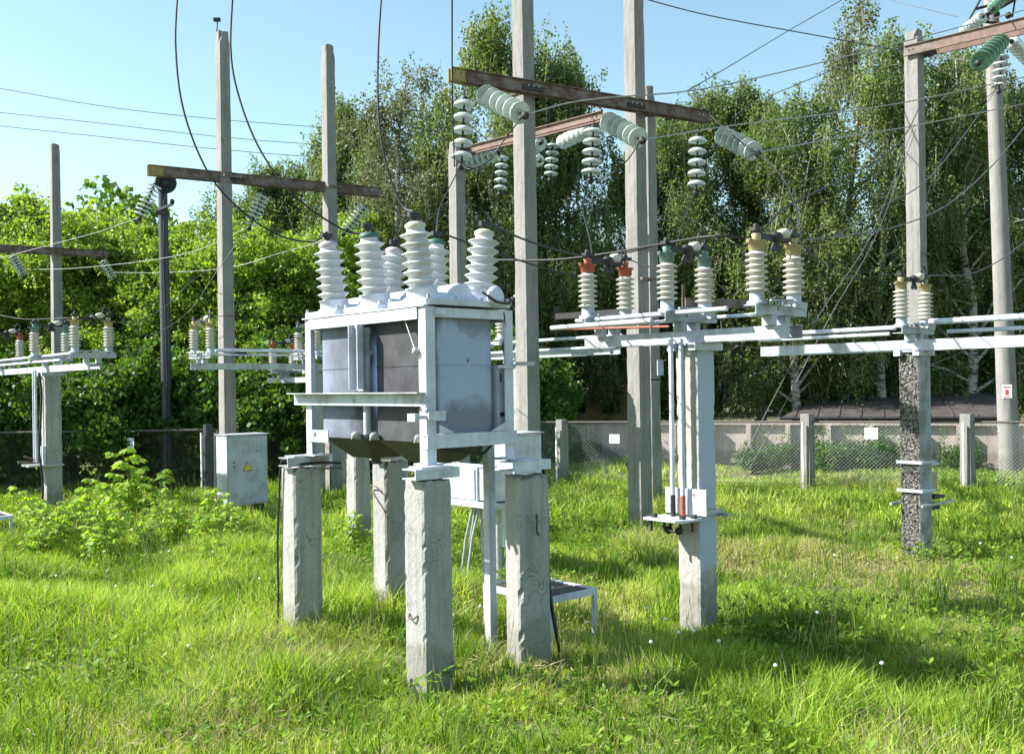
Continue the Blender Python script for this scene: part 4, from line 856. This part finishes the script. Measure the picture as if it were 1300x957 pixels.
# lids + bushings
tilt=.115
caps={0:('pale','pale'),1:('dgreen','dgreen'),2:('lilac','lilac')}
for i,y in enumerate((.24,.86,1.47)):
    ld=MB(); ld.plan(rrect(-.01,.82,y-.28,y+.28,.10,5),2.692,2.735); ld.plan(rrect(.03,.79,y-.19,y+.19,.12,5),2.736,2.80,False,rrect(.10,.72,y-.12,y+.12,.09,5))
    ld.tube([(.42,y-.15,2.79),(.42,y+.16,2.79)],.085,14)
    lo=ld.build('tank_lid','white',BR,.006)
    e_=MB()
    for q in range(8): e_.lathe([(.013,0),(.013,.03)],(.03+.75*(q%4)/3,y+(-.24 if q<4 else .24),2.736),n=8)
    e_.build('lid_bolts','cream',lo)
    for x,s in ((.14,-1),(.67,1)):
        ax=Vector((s*tilt,0,1)).normalized(); b0=Vector((x,y-.03,2.722))
        f_=MB(); f_.lathe([(.135,0),(.135,.02),(.122,.025),(.116,.10),(.124,.103),(.124,.114)],b0,ax,24); bo=MB(); h=.405; n=6; st=h/n; prof=[(.098,0)]
        for j in range(n):
            z0=j*st; cr=.090-.016*j/n; rr=.132-.010*j/n
            prof+=[(cr,z0+st*.10),(cr+.006,z0+st*.28),(rr*.96,z0+st*.62),(rr,z0+st*.70),(rr*.95,z0+st*.76),(cr+.004,z0+st*.92)]
        prof+=[(.066,h+.012),(.07,h+.03)]
        bo.lathe(prof,b0+ax*.116,ax,28); bsh=bo.build('bushing','bush',BR); f_.build('bushing_flange','white',bsh)
        c_=MB(); c_.lathe([(.074,0),(.078,.012),(.076,.028),(.05,.045),(.02,.05)],b0+ax*(.116+h+.03),ax,20); c_.build('bushing_cap',caps[i][0 if s<0 else 1],bsh)
        d_=MB(); tp=b0+ax*(.116+h+.075); d_.lathe([(.014,0),(.014,.08)],tp,ax,8); d_.lathe([(.028,.02),(.028,.045)],tp,ax,8); d_.bar(tp+ax*.05-Vector((.05,0,0)),tp+ax*.05+Vector((.05,.01,0)),.03,.035); d_.build('terminal','dark',bsh)
        if (i,s)==(0,-1): T0L=loc(*(tp+ax*.07))
        if (i,s)==(1,-1): T1L=loc(*(tp+ax*.07))
        if (i,s)==(2,-1): T2L=loc(*(tp+ax*.07))
        if (i,s)==(0,1): T0R=loc(*(tp+ax*.07))
        if (i,s)==(1,1): T1R=loc(*(tp+ax*.07))
        if (i,s)==(2,1): T2R=loc(*(tp+ax*.07))
# top round cover and cable on near lid
m_=MB(); m_.lathe([(.07,0),(.08,.02),(.08,.04),(.04,.055)],(.62,-.02,2.77),(0.1,-1,.1),20); m_.build('inspection_cover','white',BR)
m_=MB(); m_.tube([(.50,-.04,2.80),(.58,-.10,2.73),(.70,-.09,2.72),(.80,-.03,2.75)],.009,6); m_.tube([(.74,.0,2.66),(.77,.01,2.5),(.74,.02,2.4),(.79,.03,2.28)],.008,6); m_.build('cable','cable',BR)
m_=MB(); m_.angle((.985,.50),-.14,1.75,.07,1,1,.007); m_.box(.97,1.07,.49,.58,1.7505,1.76); m_.build('drive_post','cream',BR)
# cables on piers
def lw_(pts): return [loc(*p) for p in pts]
wire(lw_([(-.16,1.72,1.50),(-.155,1.86,1.48),(-.155,1.90,1.2),(-.16,1.93,.8),(-.155,1.94,.4),(-.16,1.95,0)]),.010,'cable','thin black cable down the breaker\'s left pier',name='down_cable',cat='cable')
wire(lw_([(.92,-.02,1.50),(1.06,-.06,1.47),(1.115,-.05,1.2),(1.12,-.05,.7),(1.13,-.07,.4),(1.17,-.12,.02)]),.016,'cable','black cable down the breaker\'s right pier',name='down_cable',cat='cable')
wire(lw_([(-.15,1.70,1.47),(.10,1.66,1.475),(.30,1.66,1.46)]),.012,'cable','short black cable lying over the breaker\'s left pier top',name='down_cable',cat='cable')
wire(lw_([(.775,1.72,1.15),(.74,1.80,1.22),(.76,1.90,1.18),(.77,1.72,1.02),(.775,1.66,.92)]),.005,'rust','loop of bent rusty wire on the rear breaker pier',name='wire_loop')
wire(lw_([(.92,-.145,1.12),(.90,-.17,1.08),(.90,-.165,1.0),(.94,-.145,.96)]),.006,'dark','bent steel eye on the right breaker pier',name='lifting_eye',cat='hook')
wire(lw_([(-.127,.06,.50),(-.15,.04,.475),(-.15,.0,.47),(-.13,-.04,.50)]),.006,'rust','bent steel eye low on the front breaker pier',name='lifting_eye',cat='hook')
# extra piers behind
for px,k,h,lb,sd in ((456,91,1.22,'weathered pier with a whitened left side behind the breaker',41),(503,104,1.42,'small pier just behind the breaker\'s rear pier',42)):
    o=cast('concrete_pier',.27,.25,h,.03,.04,None,'pier',7,sd,top_break=.05); o.location=G(px,k); o.rotation_euler=(0,0,GA); tag(o,lb,'pier')
# control cabinet right behind breaker
def cabinet(name,gl,w_,d_,h,z0,label,lid=True,m='cab',rz=GA,cat='cabinet'):
    t=thing(name,label,cat,gl,rz); b=MB(); b.box(0,w_,0,d_,z0,z0+h); b.build('body',m,t,.004)
    dr=MB(); dr.box(.02,w_-.02,-.012,-.001,z0+.03,z0+h-.03); do=dr.build('door',m,t,.003)
    l=MB(); l.box(-.02,w_+.02,-.035,d_+.02,z0+h+.001,z0+h+.016); l.build('roof_plate','cream' if m!='cab' else 'cab',t)
    return t,do
t,do=cabinet('control_cabinet',G(655,112),.42,.35,1.30,.25,'pale bluish cabinet right behind the breaker, at the foot of the square pole',m='white')
for x in (.03,.35):
    for y in (.03,.28): MB().box(x,x+.04,y,y+.04,-.14,.249).build('leg','zinc',t)
# white box with splayed conduits
bx=G(609,115); t=thing('junction_box','white metal box on thin conduits under the breaker','junction box',bx,GA)
m_=MB(); m_.box(-.02,.28,0,.72,.83,1.21); m_.build('body','white',t,.006)
m_=MB(); m_.box(.0,.26,-.28,-.02,.85,1.19); m_.box(-.035,-.0205,.03,.69,.85,1.19); m_.build('door','white',t,.004)
m_=MB(); m_.box(-.05,.30,-.3,.75,.77,.829); m_.build('base_frame','cream',t)
for i,(x0,y0,x1,y1) in enumerate(((.0,.10,-.02,.32),(.06,.12,.03,.26),(.1,.08,.1,.05),(.05,.05,-.03,.20),(.16,-.15,.16,-.15))): MB().tube([(x0,y0,.77),((x0+x1)/2,(y0+y1)/2+.01,.4),(x1,y1,-.14)],.017 if i<4 else .035,8).build('conduit','zinc',t)
# left cabinet
t,do=cabinet('electrical_cabinet',G(289,75.4),.75,.41,1.19,.14,'grey metal cabinet with a yellow warning triangle at the foot of a tall pole')
MB().box(.05,.12,.05,.36,-.14,.139).build('foot','dark',t); MB().box(.63,.70,.05,.36,-.14,.139).build('foot','dark',t)
m_=MB(); x,z=.37,.72; s=.085
m_.add([(x-s,-.0185,z),(x+s,-.0185,z),(x,-.0185,z+s*1.75),(x-s,-.0125,z),(x+s,-.0125,z),(x,-.0125,z+s*1.75)],[(0,1,2),(3,5,4),(0,3,4,1),(1,4,5,2),(2,5,3,0)]); m_.build('warning_triangle_border','blackpipe',do)
m_=MB(); s2=.068; zz=z+.012
m_.add([(x-s2,-.0205,zz),(x+s2,-.0205,zz),(x,-.0205,zz+s2*1.75),(x-s2,-.0187,zz),(x+s2,-.0187,zz),(x,-.0187,zz+s2*1.75)],[(0,1,2),(3,5,4),(0,3,4,1),(1,4,5,2),(2,5,3,0)]); m_.build('warning_triangle','signyellow',do)
m_=MB(); pts=[(.012,.10),(-.018,.052),(.0,.055),(-.010,.018),(.020,.062),(.004,.060)]; m_.add([(x+a,-.0215,z+b) for a,b in pts],[(0,1,5),(1,2,5),(2,4,5),(2,3,4)]); m_.build('lightning_bolt','blackpipe',do)
m_=MB(); m_.box(.10,.135,-.022,-.0125,.86,.88); m_.box(.105,.13,-.018,-.0125,.80,.82); m_.lathe([(.008,0),(.008,.02)],(.118,-.013,.78),(0,-1,0),8); m_.build('lock','dark',do)
# ------------------------------------------------ step platforms
def platform(E,label):
    t=thing('step_platform',label,'platform',E,GA); L=.82; Wd=.56; z=.36
    m_=MB(); m_.box(-Wd,0,-.02,.02,z-.05,z); m_.box(-Wd,0,L-.02,L+.02,z-.05,z); m_.box(-.02,.02,.0205,L-.0205,z-.048,z-.001); m_.box(-Wd-.02,-Wd+.02,.0205,L-.0205,z-.048,z-.001); m_.build('frame','white',t)
    for x in (-.02,-Wd+.02):
        for y in (.0,L): MB().box(x-.018,x+.018,y-.018,y+.018,-.14,z-.051).build('leg','white',t)
    g_=MB()
    for i in range(14): y=.05+(L-.1)*i/13; g_.box(-Wd+.021,-.021,y-.010,y+.010,z-.022,z-.008)
    g_.build('grating','grate',t); return t
platform(G(757,148),'low white step platform with a dark grating in the grass beside the breaker')
platform(G(16,89),'low step platform cut by the left edge of the photo')
# ------------------------------------------------ fences
def fence(pts,posts,label,zr=1.28,meshm='zinc'):
    P=[G(px,k) for px,k in pts]; o0=P[0].copy(); t=thing('chain_link_fence',label,'fence',o0)
    me=MB(); rl=MB()
    for a,b in zip(P[:-1],P[1:]):
        a=a-o0;b=b-o0; L=(b-a).length; u=(b-a)/L; sp=.075; h=zr-.06
        rl.tube([a+Vector((0,0,zr)),b+Vector((0,0,zr))],.02,8); rl.tube([a+Vector((0,0,.06)),b+Vector((0,0,.06))],.008,5)
        n=int((L+h)/sp)
        for i in range(n):
            s0=i*sp-h
            for dr in (1,-1):
                if dr==1: p0,z0,p1,z1=s0,.06,s0+h,zr
                else: p0,z0,p1,z1=s0,zr,s0+h,.06
                if p0<0: f=-p0/h; z0=z0+(z1-z0)*f; p0=0
                if p1>L: f=(L-p0)/(p1-p0) if p1>p0 else 0; z1=z0+(z1-z0)*f; p1=L
                if p1-p0<.02: continue
                me.tube([a+u*p0+Vector((0,0,z0)),a+u*p1+Vector((0,0,z1))],.0028,3,False)
    me.build('wire_mesh',meshm,t); rl.build('rail','roofgrey',t)
    for px,k,h,w_,m in posts:
        g=G(px,k)-o0; o=cast('post',w_,w_*.93,h+.02,.008,.08,t,m,4,int(px)); o.location=g-Vector((0,0,.02)); o.rotation_euler=(0,0,GA)
        MB().box(w_*.5+.03,w_*.5+.07,-.02,.02,-.02,h-.15).build('steel_strut','zinc',o); MB().box(-w_*.5-.08,-w_*.5-.05,-.015,.015,-.02,h-.15).build('steel_strut','paperwhite',o)
    return t
fence([(-80,60),(250,60.5),(560,58)],[(265,61.5,1.40,.16,'bluedark'),(-30,60,1.4,.16,'pole'),(540,58,1.35,.18,'pole')],'chain-link fence in front of the dark shrubs on the left',1.27,'grate')
fence([(560,57),(714,58.5),(1026,63.2),(1229,67.5),(1420,70.5)],[(714,58.5,1.36,.20,'pole'),(1026,63.2,1.46,.215,'pole'),(1229,67.5,1.46,.215,'pole')],'chain-link fence on square concrete posts in front of the concrete wall',1.30)
def sign(px,py,k,w_,h_,label,marks=None):
    c=W(px,py,k); n=Vector((-.55,-.83,0)).normalized(); t=thing('fence_sign',label,'sign',c-Vector((0,0,h_/2)))
    c0=Vector((0,0,h_/2)); plate(MB(),c0,w_,h_,n,.004).build('plate','paperwhite',t)
    if marks:
        q=MB()
        for (dx,dz,a,b) in marks[1]: x_=Vector((-n.y,n.x,0)); plate(q,c0+x_*dx+Vector((0,0,dz)),a,b,n,.002,.0045)
        q.build('print',marks[0],t)
    return t
sign(780,557,60.5,.24,.19,'small blank white plate on the fence left of the pole pair')
sign(1106,550,65.3,.25,.22,'small square white plate on the fence left of the spalled column',('zinc',[(-.05,.05,.05,.015),(.04,.02,.06,.015),(-.03,-.04,.06,.015),(.06,-.06,.03,.012)]))
sign(166,562,61.5,.22,.20,'small blue and white plate on the left fence',('signblue',[(0,.03,.14,.05),(-.03,-.045,.06,.05),(.05,-.045,.04,.05)]))
# ------------------------------------------------ concrete wall, shed, building
P0=G(560,42); P1=G(1420,56); dv=(P1-P0); L=dv.length; t=thing('concrete_wall','low concrete panel wall with upright ribs behind the fence','wall',P0,math.atan2(dv.y,dv.x))
m_=MB(); m_.box(0,L,0,.14,-.3,1.0); m_.build('panels','wall',t)
r_=MB(); 
for i in range(int(L/1.0)): x=.3+i*1.0; r_.box(x-.06,x+.06,-.24,-.001,-.3,1.0)
r_.box(0,L,-.12,.20,1.001,1.07); r_.box(0,L,-.05,-.001,.0,.12); r_.build('ribs','wall',t)
d_=MB(); d_.box(L*.895,L*.935,-.008,-.001,.10,.97); d_.build('opening','hole',t)
# shed behind the wall, right
s0=G(1005,44); s1=G(1275,47); dv=s1-s0; Ls=dv.length; t=thing('low_shed','low shed with a dark brown sheet roof behind the concrete wall','shed',s0,math.atan2(dv.y,dv.x))
MB().box(0,Ls,.1,4.5,-.2,1.02).build('wall','roofgrey',t)
m_=MB(); m_.add([(-.25,-.12,1.10),(Ls+.2,-.12,1.10),(Ls+.2,4.8,1.68),(.8,4.8,1.68),(-.25,-.12,1.03),(Ls+.2,-.12,1.03),(Ls+.2,4.8,1.60),(.8,4.8,1.60)],[(0,1,2,3),(7,6,5,4),(0,4,5,1),(1,5,6,2),(2,6,7,3),(3,7,4,0)])
m_.build('roof','brown',t)
m_=MB()
for i in range(int(Ls/.6)): x=.1+i*.6; m_.bar((x,-.12,1.115),(x+ .02,4.7,1.68),.05,.02)
m_.build('roof_battens','brown',t)
m_=MB(); m_.tube([(-.3,-.2,1.06),(Ls+.2,-.2,1.06)],.04,8); m_.build('gutter','blackpipe',t)
s0=G(690,36); t=thing('tan_building','tan building glimpsed through the trees above the wall','building',s0,R(-5))
MB().box(0,3.2,0,4,0,2.3).build('wall','brick',t); MB().box(-.2,3.4,-.3,4.2,2.301,2.5).build('roof','roofgrey',t)
m_=MB(); m_.box(.8,1.5,-.02,-.001,1.1,1.9); m_.box(2.1,2.7,-.02,-.001,1.1,1.9); m_.build('window','hole',t)
# ------------------------------------------------ wires
def up(v): return v
wg='thick black jumpers dropping to the breaker bushings'
wire([(226,-20,150),(223,60,151),(233,140,152),(262,215,152),(300,262,152),(350,297,152),(395,307,152),T2L],.0085,'cable','leftmost black jumper curving down to the breaker\'s far left bushing',wg,'jumper_cable','cable')
wire([(296,-20,158),(293,65,159),(304,125,160),(330,190,161),(370,245,162),(420,283,162),(455,297,162),T1L],.0085,'cable','second black jumper from the left, ending on the green capped bushing',wg,'jumper_cable','cable')
wire([(485,-20,168),(480,70,169),(481,150,170),(492,215,170),(510,260,171),T0L],.0085,'cable','third black jumper, dropping to the front yellow capped bushing',wg,'jumper_cable','cable')
wire([(574,-20,120),(574,80,110),(575,150,104),(577,212,103)],.009,'cable','straight black wire dropping past the yellow beam end',None,'jumper_cable','cable')
skg='thin wires crossing the open sky at left'
wire([(-20,109,30),(130,135,30),(270,151,30),(410,162,30),(560,172,30),(760,176,30)],.014,'greywire','highest of the three thin sky wires at left',skg)
wire([(-20,141,30),(130,157,30),(270,173,30),(410,184,30),(560,188,30),(700,190,30)],.014,'greywire','middle of the three thin sky wires at left',skg)
wire([(-20,158,30),(130,174,30),(270,189,30),(410,200,30),(560,206,30),(700,206,30)],.014,'greywire','lowest of the three thin sky wires at left',skg)
rg_='light line conductors running up right from the central strings'
wire([e1,(745,127,100),(880,115,92),(1000,90,84),(1160,50,76),(1320,8,70)],.011,'alum','upper light conductor from the string at the yellow beam end',rg_)
wire([e2,(940,158,86),(1050,145,80),(1160,128,74),(1320,94,68)],.011,'alum','middle light conductor from the string at mid beam',rg_)
wire([e3,(1060,176,80),(1160,160,74),(1320,128,68)],.011,'alum','lower light conductor from the string at the beam\'s right end',rg_)
og='thin dark wires crossing at top right'
wire([(800,-6,70),(900,20,68),(1040,46,66),(1160,68,64),(1240,79,84)],.011,'greywire','long dark wire sagging from the top centre to the green glass string',og)
wire([(1110,-5,50),(1160,8,52),(1216,22,56)],.010,'greywire','short dark wire reaching the round pole head from the top edge',og)
wire([(1078,-5,60),(1000,40,62),(930,82,76),(872,116,92)],.010,'greywire','thin dark wire slanting down left to the beam\'s right part',og)
wire([(1210,56,60),(1130,62,60),(1060,88,60),(960,130,62),(930,150,64)],.009,'greywire','thin wire slanting left across the tall thin birch',og)
dg='dark jumper wires between the central beam and the switches'
wire([(872,116,86),(905,150,90),(940,180,96),(985,215,100),(1008,255,120),(1014,285,138),(1018,304,148)],.008,'cable','dark jumper crossing the string at the beam\'s right end',dg)
wire([e1,(640,178,102),(620,205,102),(596,215,103),h1],.009,'cable','dark jumper looping from the left string to the hanging string below',dg)
wire([e2,(795,205,95),(765,228,93),h2,(740,262,100),(748,300,115),(752,325,124)],.008,'cable','dark jumper looping from the middle string down towards the red caps',dg)
wire([e3,(925,215,90),(895,240,88),h3,(872,268,100),(862,300,120),(856,325,130)],.008,'cable','dark jumper from the right string down towards the green caps',dg)
wire([h1,(560,260,110),(555,285,130),T1R],.008,'cable','dark jumper from the left hanging string to the mid rear bushing',dg)
wire([T0R,(660,302,150),(705,317,140),(742,325,130),(752,322,127)],.009,'cable','black jumper from the front right bushing to the left red cap',dg)
wire([T1R,(620,318,140),(690,340,130),(740,352,124),(770,345,122)],.008,'cable','black jumper from the mid rear bushing passing under the red caps',dg)
wire([(620,330,118),(700,330,124),(770,322,130),(850,308,142),(905,300,150),(952,303,150)],.011,'cable','long black busbar wire running right above the green caps',dg)
wire([(752,324,127),(800,320,120),(850,307,120),(900,302,120)],.008,'cable','thin black wire across the pair of poles above the red caps',dg)
wire([(800,330,120),(822,338,126),(850,345,135),(870,330,138)],.007,'cable','short sagging wire between the red and green caps',dg)
rr='curved wires rising from the right switches'
wire([(963,303,150),(975,285,145),(1000,262,140),(1060,232,125),(1120,200,105),(1150,170,92),(1170,130,76)],.008,'cable','dark curved wire from the left ochre cap up to the middle light conductor',rr)
wire([(1020,305,146),(1065,300,130),(1130,290,115),(1200,262,105),(1260,210,98),(1310,150,92)],.008,'greywire','pale curved wire from the right ochre cap up to the right edge',rr)
wire([(1180,350,112),(1230,348,110),(1270,330,108),(1310,300,106)],.007,'greywire','thin wire from the right-hand switch to the right edge',rr)
wire([(1310,170,80),(1270,100,78),(1262,116,72),(1225,150,72),(1190,215,80),(1175,255,90)],.007,'cable','dark wire hanging from the string on the high right crossbeam',rr)
wire([(1060,300,130),(1125,260,120),(1190,215,110),(1262,118,72)],.006,'greywire','long thin wire rising right behind the square pole',rr)
wire([(1148,345,104),(1120,350,108),(1080,352,112),(1040,330,120),(1020,312,135)],.007,'cable','slack dark wire between the two right-hand switches',rr)
gy='paired guy wires slanting down to the fence'
wire([(1161,158,68),(1105,300,76),(1040,400,78),(985,500,80),(930,608,82)],.007,'greywire','left guy wire slanting to the ground by the fence',gy,'guy_wire')
wire([(1163,164,68),(1112,300,75),(1055,400,77),(1003,500,78),(945,608,80)],.007,'greywire','right guy wire slanting to the ground by the fence',gy,'guy_wire')
lg='light line conductors at left'
wire([(-20,333,50),(60,312,54),(120,296,60),l1],.0065,'alum','light conductor from the yellow-ended left beam going left',lg)
wire([(30,342,46),(90,341,50),(180,332,58),(250,318,64),l2],.0065,'alum','light conductor from the left beam\'s middle string to the far left',lg)
wire([(145,346,46),(210,346,52),(290,340,60),(360,320,66),(403,308,110),T2L],.0065,'alum','light conductor reaching the breaker\'s far left bushing',lg)
tg='slack thin wires hanging around the left switches'
wire([l1,(172,330,70),(188,385,66),(206,402,61)],.006,'greywire','thin slack wire below the left slanting string',tg)
wire([l2,(300,310,70),(275,345,70),(240,395,73),(190,425,75),(152,402,77)],.006,'greywire','thin wire slanting left past the cabinet pole',tg)
wire([(120,404,78),(170,410,75),(215,385,72),(245,355,66),(272,341,61)],.006,'greywire','thin wire rising right from the far left yellow caps',tg)
wire([(-10,398,60),(30,405,64),(75,404,70),(120,402,78)],.006,'greywire','thin black wire above the leftmost insulators',tg)
wire([(272,402,70),(300,402,70),(345,418,68),(385,432,66)],.008,'cable','short black wire crossing the cabinet pole',tg)
wire([(403,404,60),(350,396,64),(291,380,70.5)],.005,'greywire','faint wire between the left bushing and the maples',tg)
# small rod at pole top
t=thing('pole_top_spike','small steel spike on top of the cabinet pole','spike',W(275,40,69)); MB().tube([(0,0,-.05),(.02,0,.18)],.012,6).build('rod','dark',t); MB().box(-.05,.07,-.03,.03,.181,.24).build('clip','dark',t)
t=thing('pole_meter_box','small pale box on the side of the pole pair','box',W(837,467,74)); MB().box(-.04,.06,-.08,.0,-.13,.13).build('housing','cab',t,.004); MB().bar((-.15,-.02,-.20),(-.0,-.02,-.20),.03,.03).build('stud','dark',t)
# metal straps around poles at beams
for px,py,k in ((290,225,69),(421,238,65.5),(666,120,95),(812,140,88.4),(586,215,77),(1168,70,66.6),(74,320,45.6),(1168,323,66.6),(815,355,88.4)):
    c0=W(px,py,k); o=thing('steel_strap','steel strap clamped round the pole at bearing' ,'strap',c0,GA,'steel straps around the concrete poles')
    s=.135; m_=MB(); 
    for a,b in (((-s,-s),(s,-s)),((s,-s),(s,s)),((s,s),(-s,s)),((-s,s),(-s,-s))): m_.bar((*a,0),(*b,0),.012,.035)
    m_.build('band','rust',o)
    o['label']={290:'rusty strap where the left crossbeam meets the cabinet pole',421:'rusty strap where the left crossbeam meets the second pole',666:'rusty strap where the central crossbeam meets its left pole',812:'rusty strap where the central crossbeam meets its right pole',586:'rusty strap round the slim central pole',1168:'rusty strap under the high right crossbeam' if py<100 else 'thin rusty strap low on the right square pole',74:'rusty strap at the leftmost crossbeam',815:'rusty strap on the pole pair above the red caps'}[px]
S.render.engine='CYCLES'
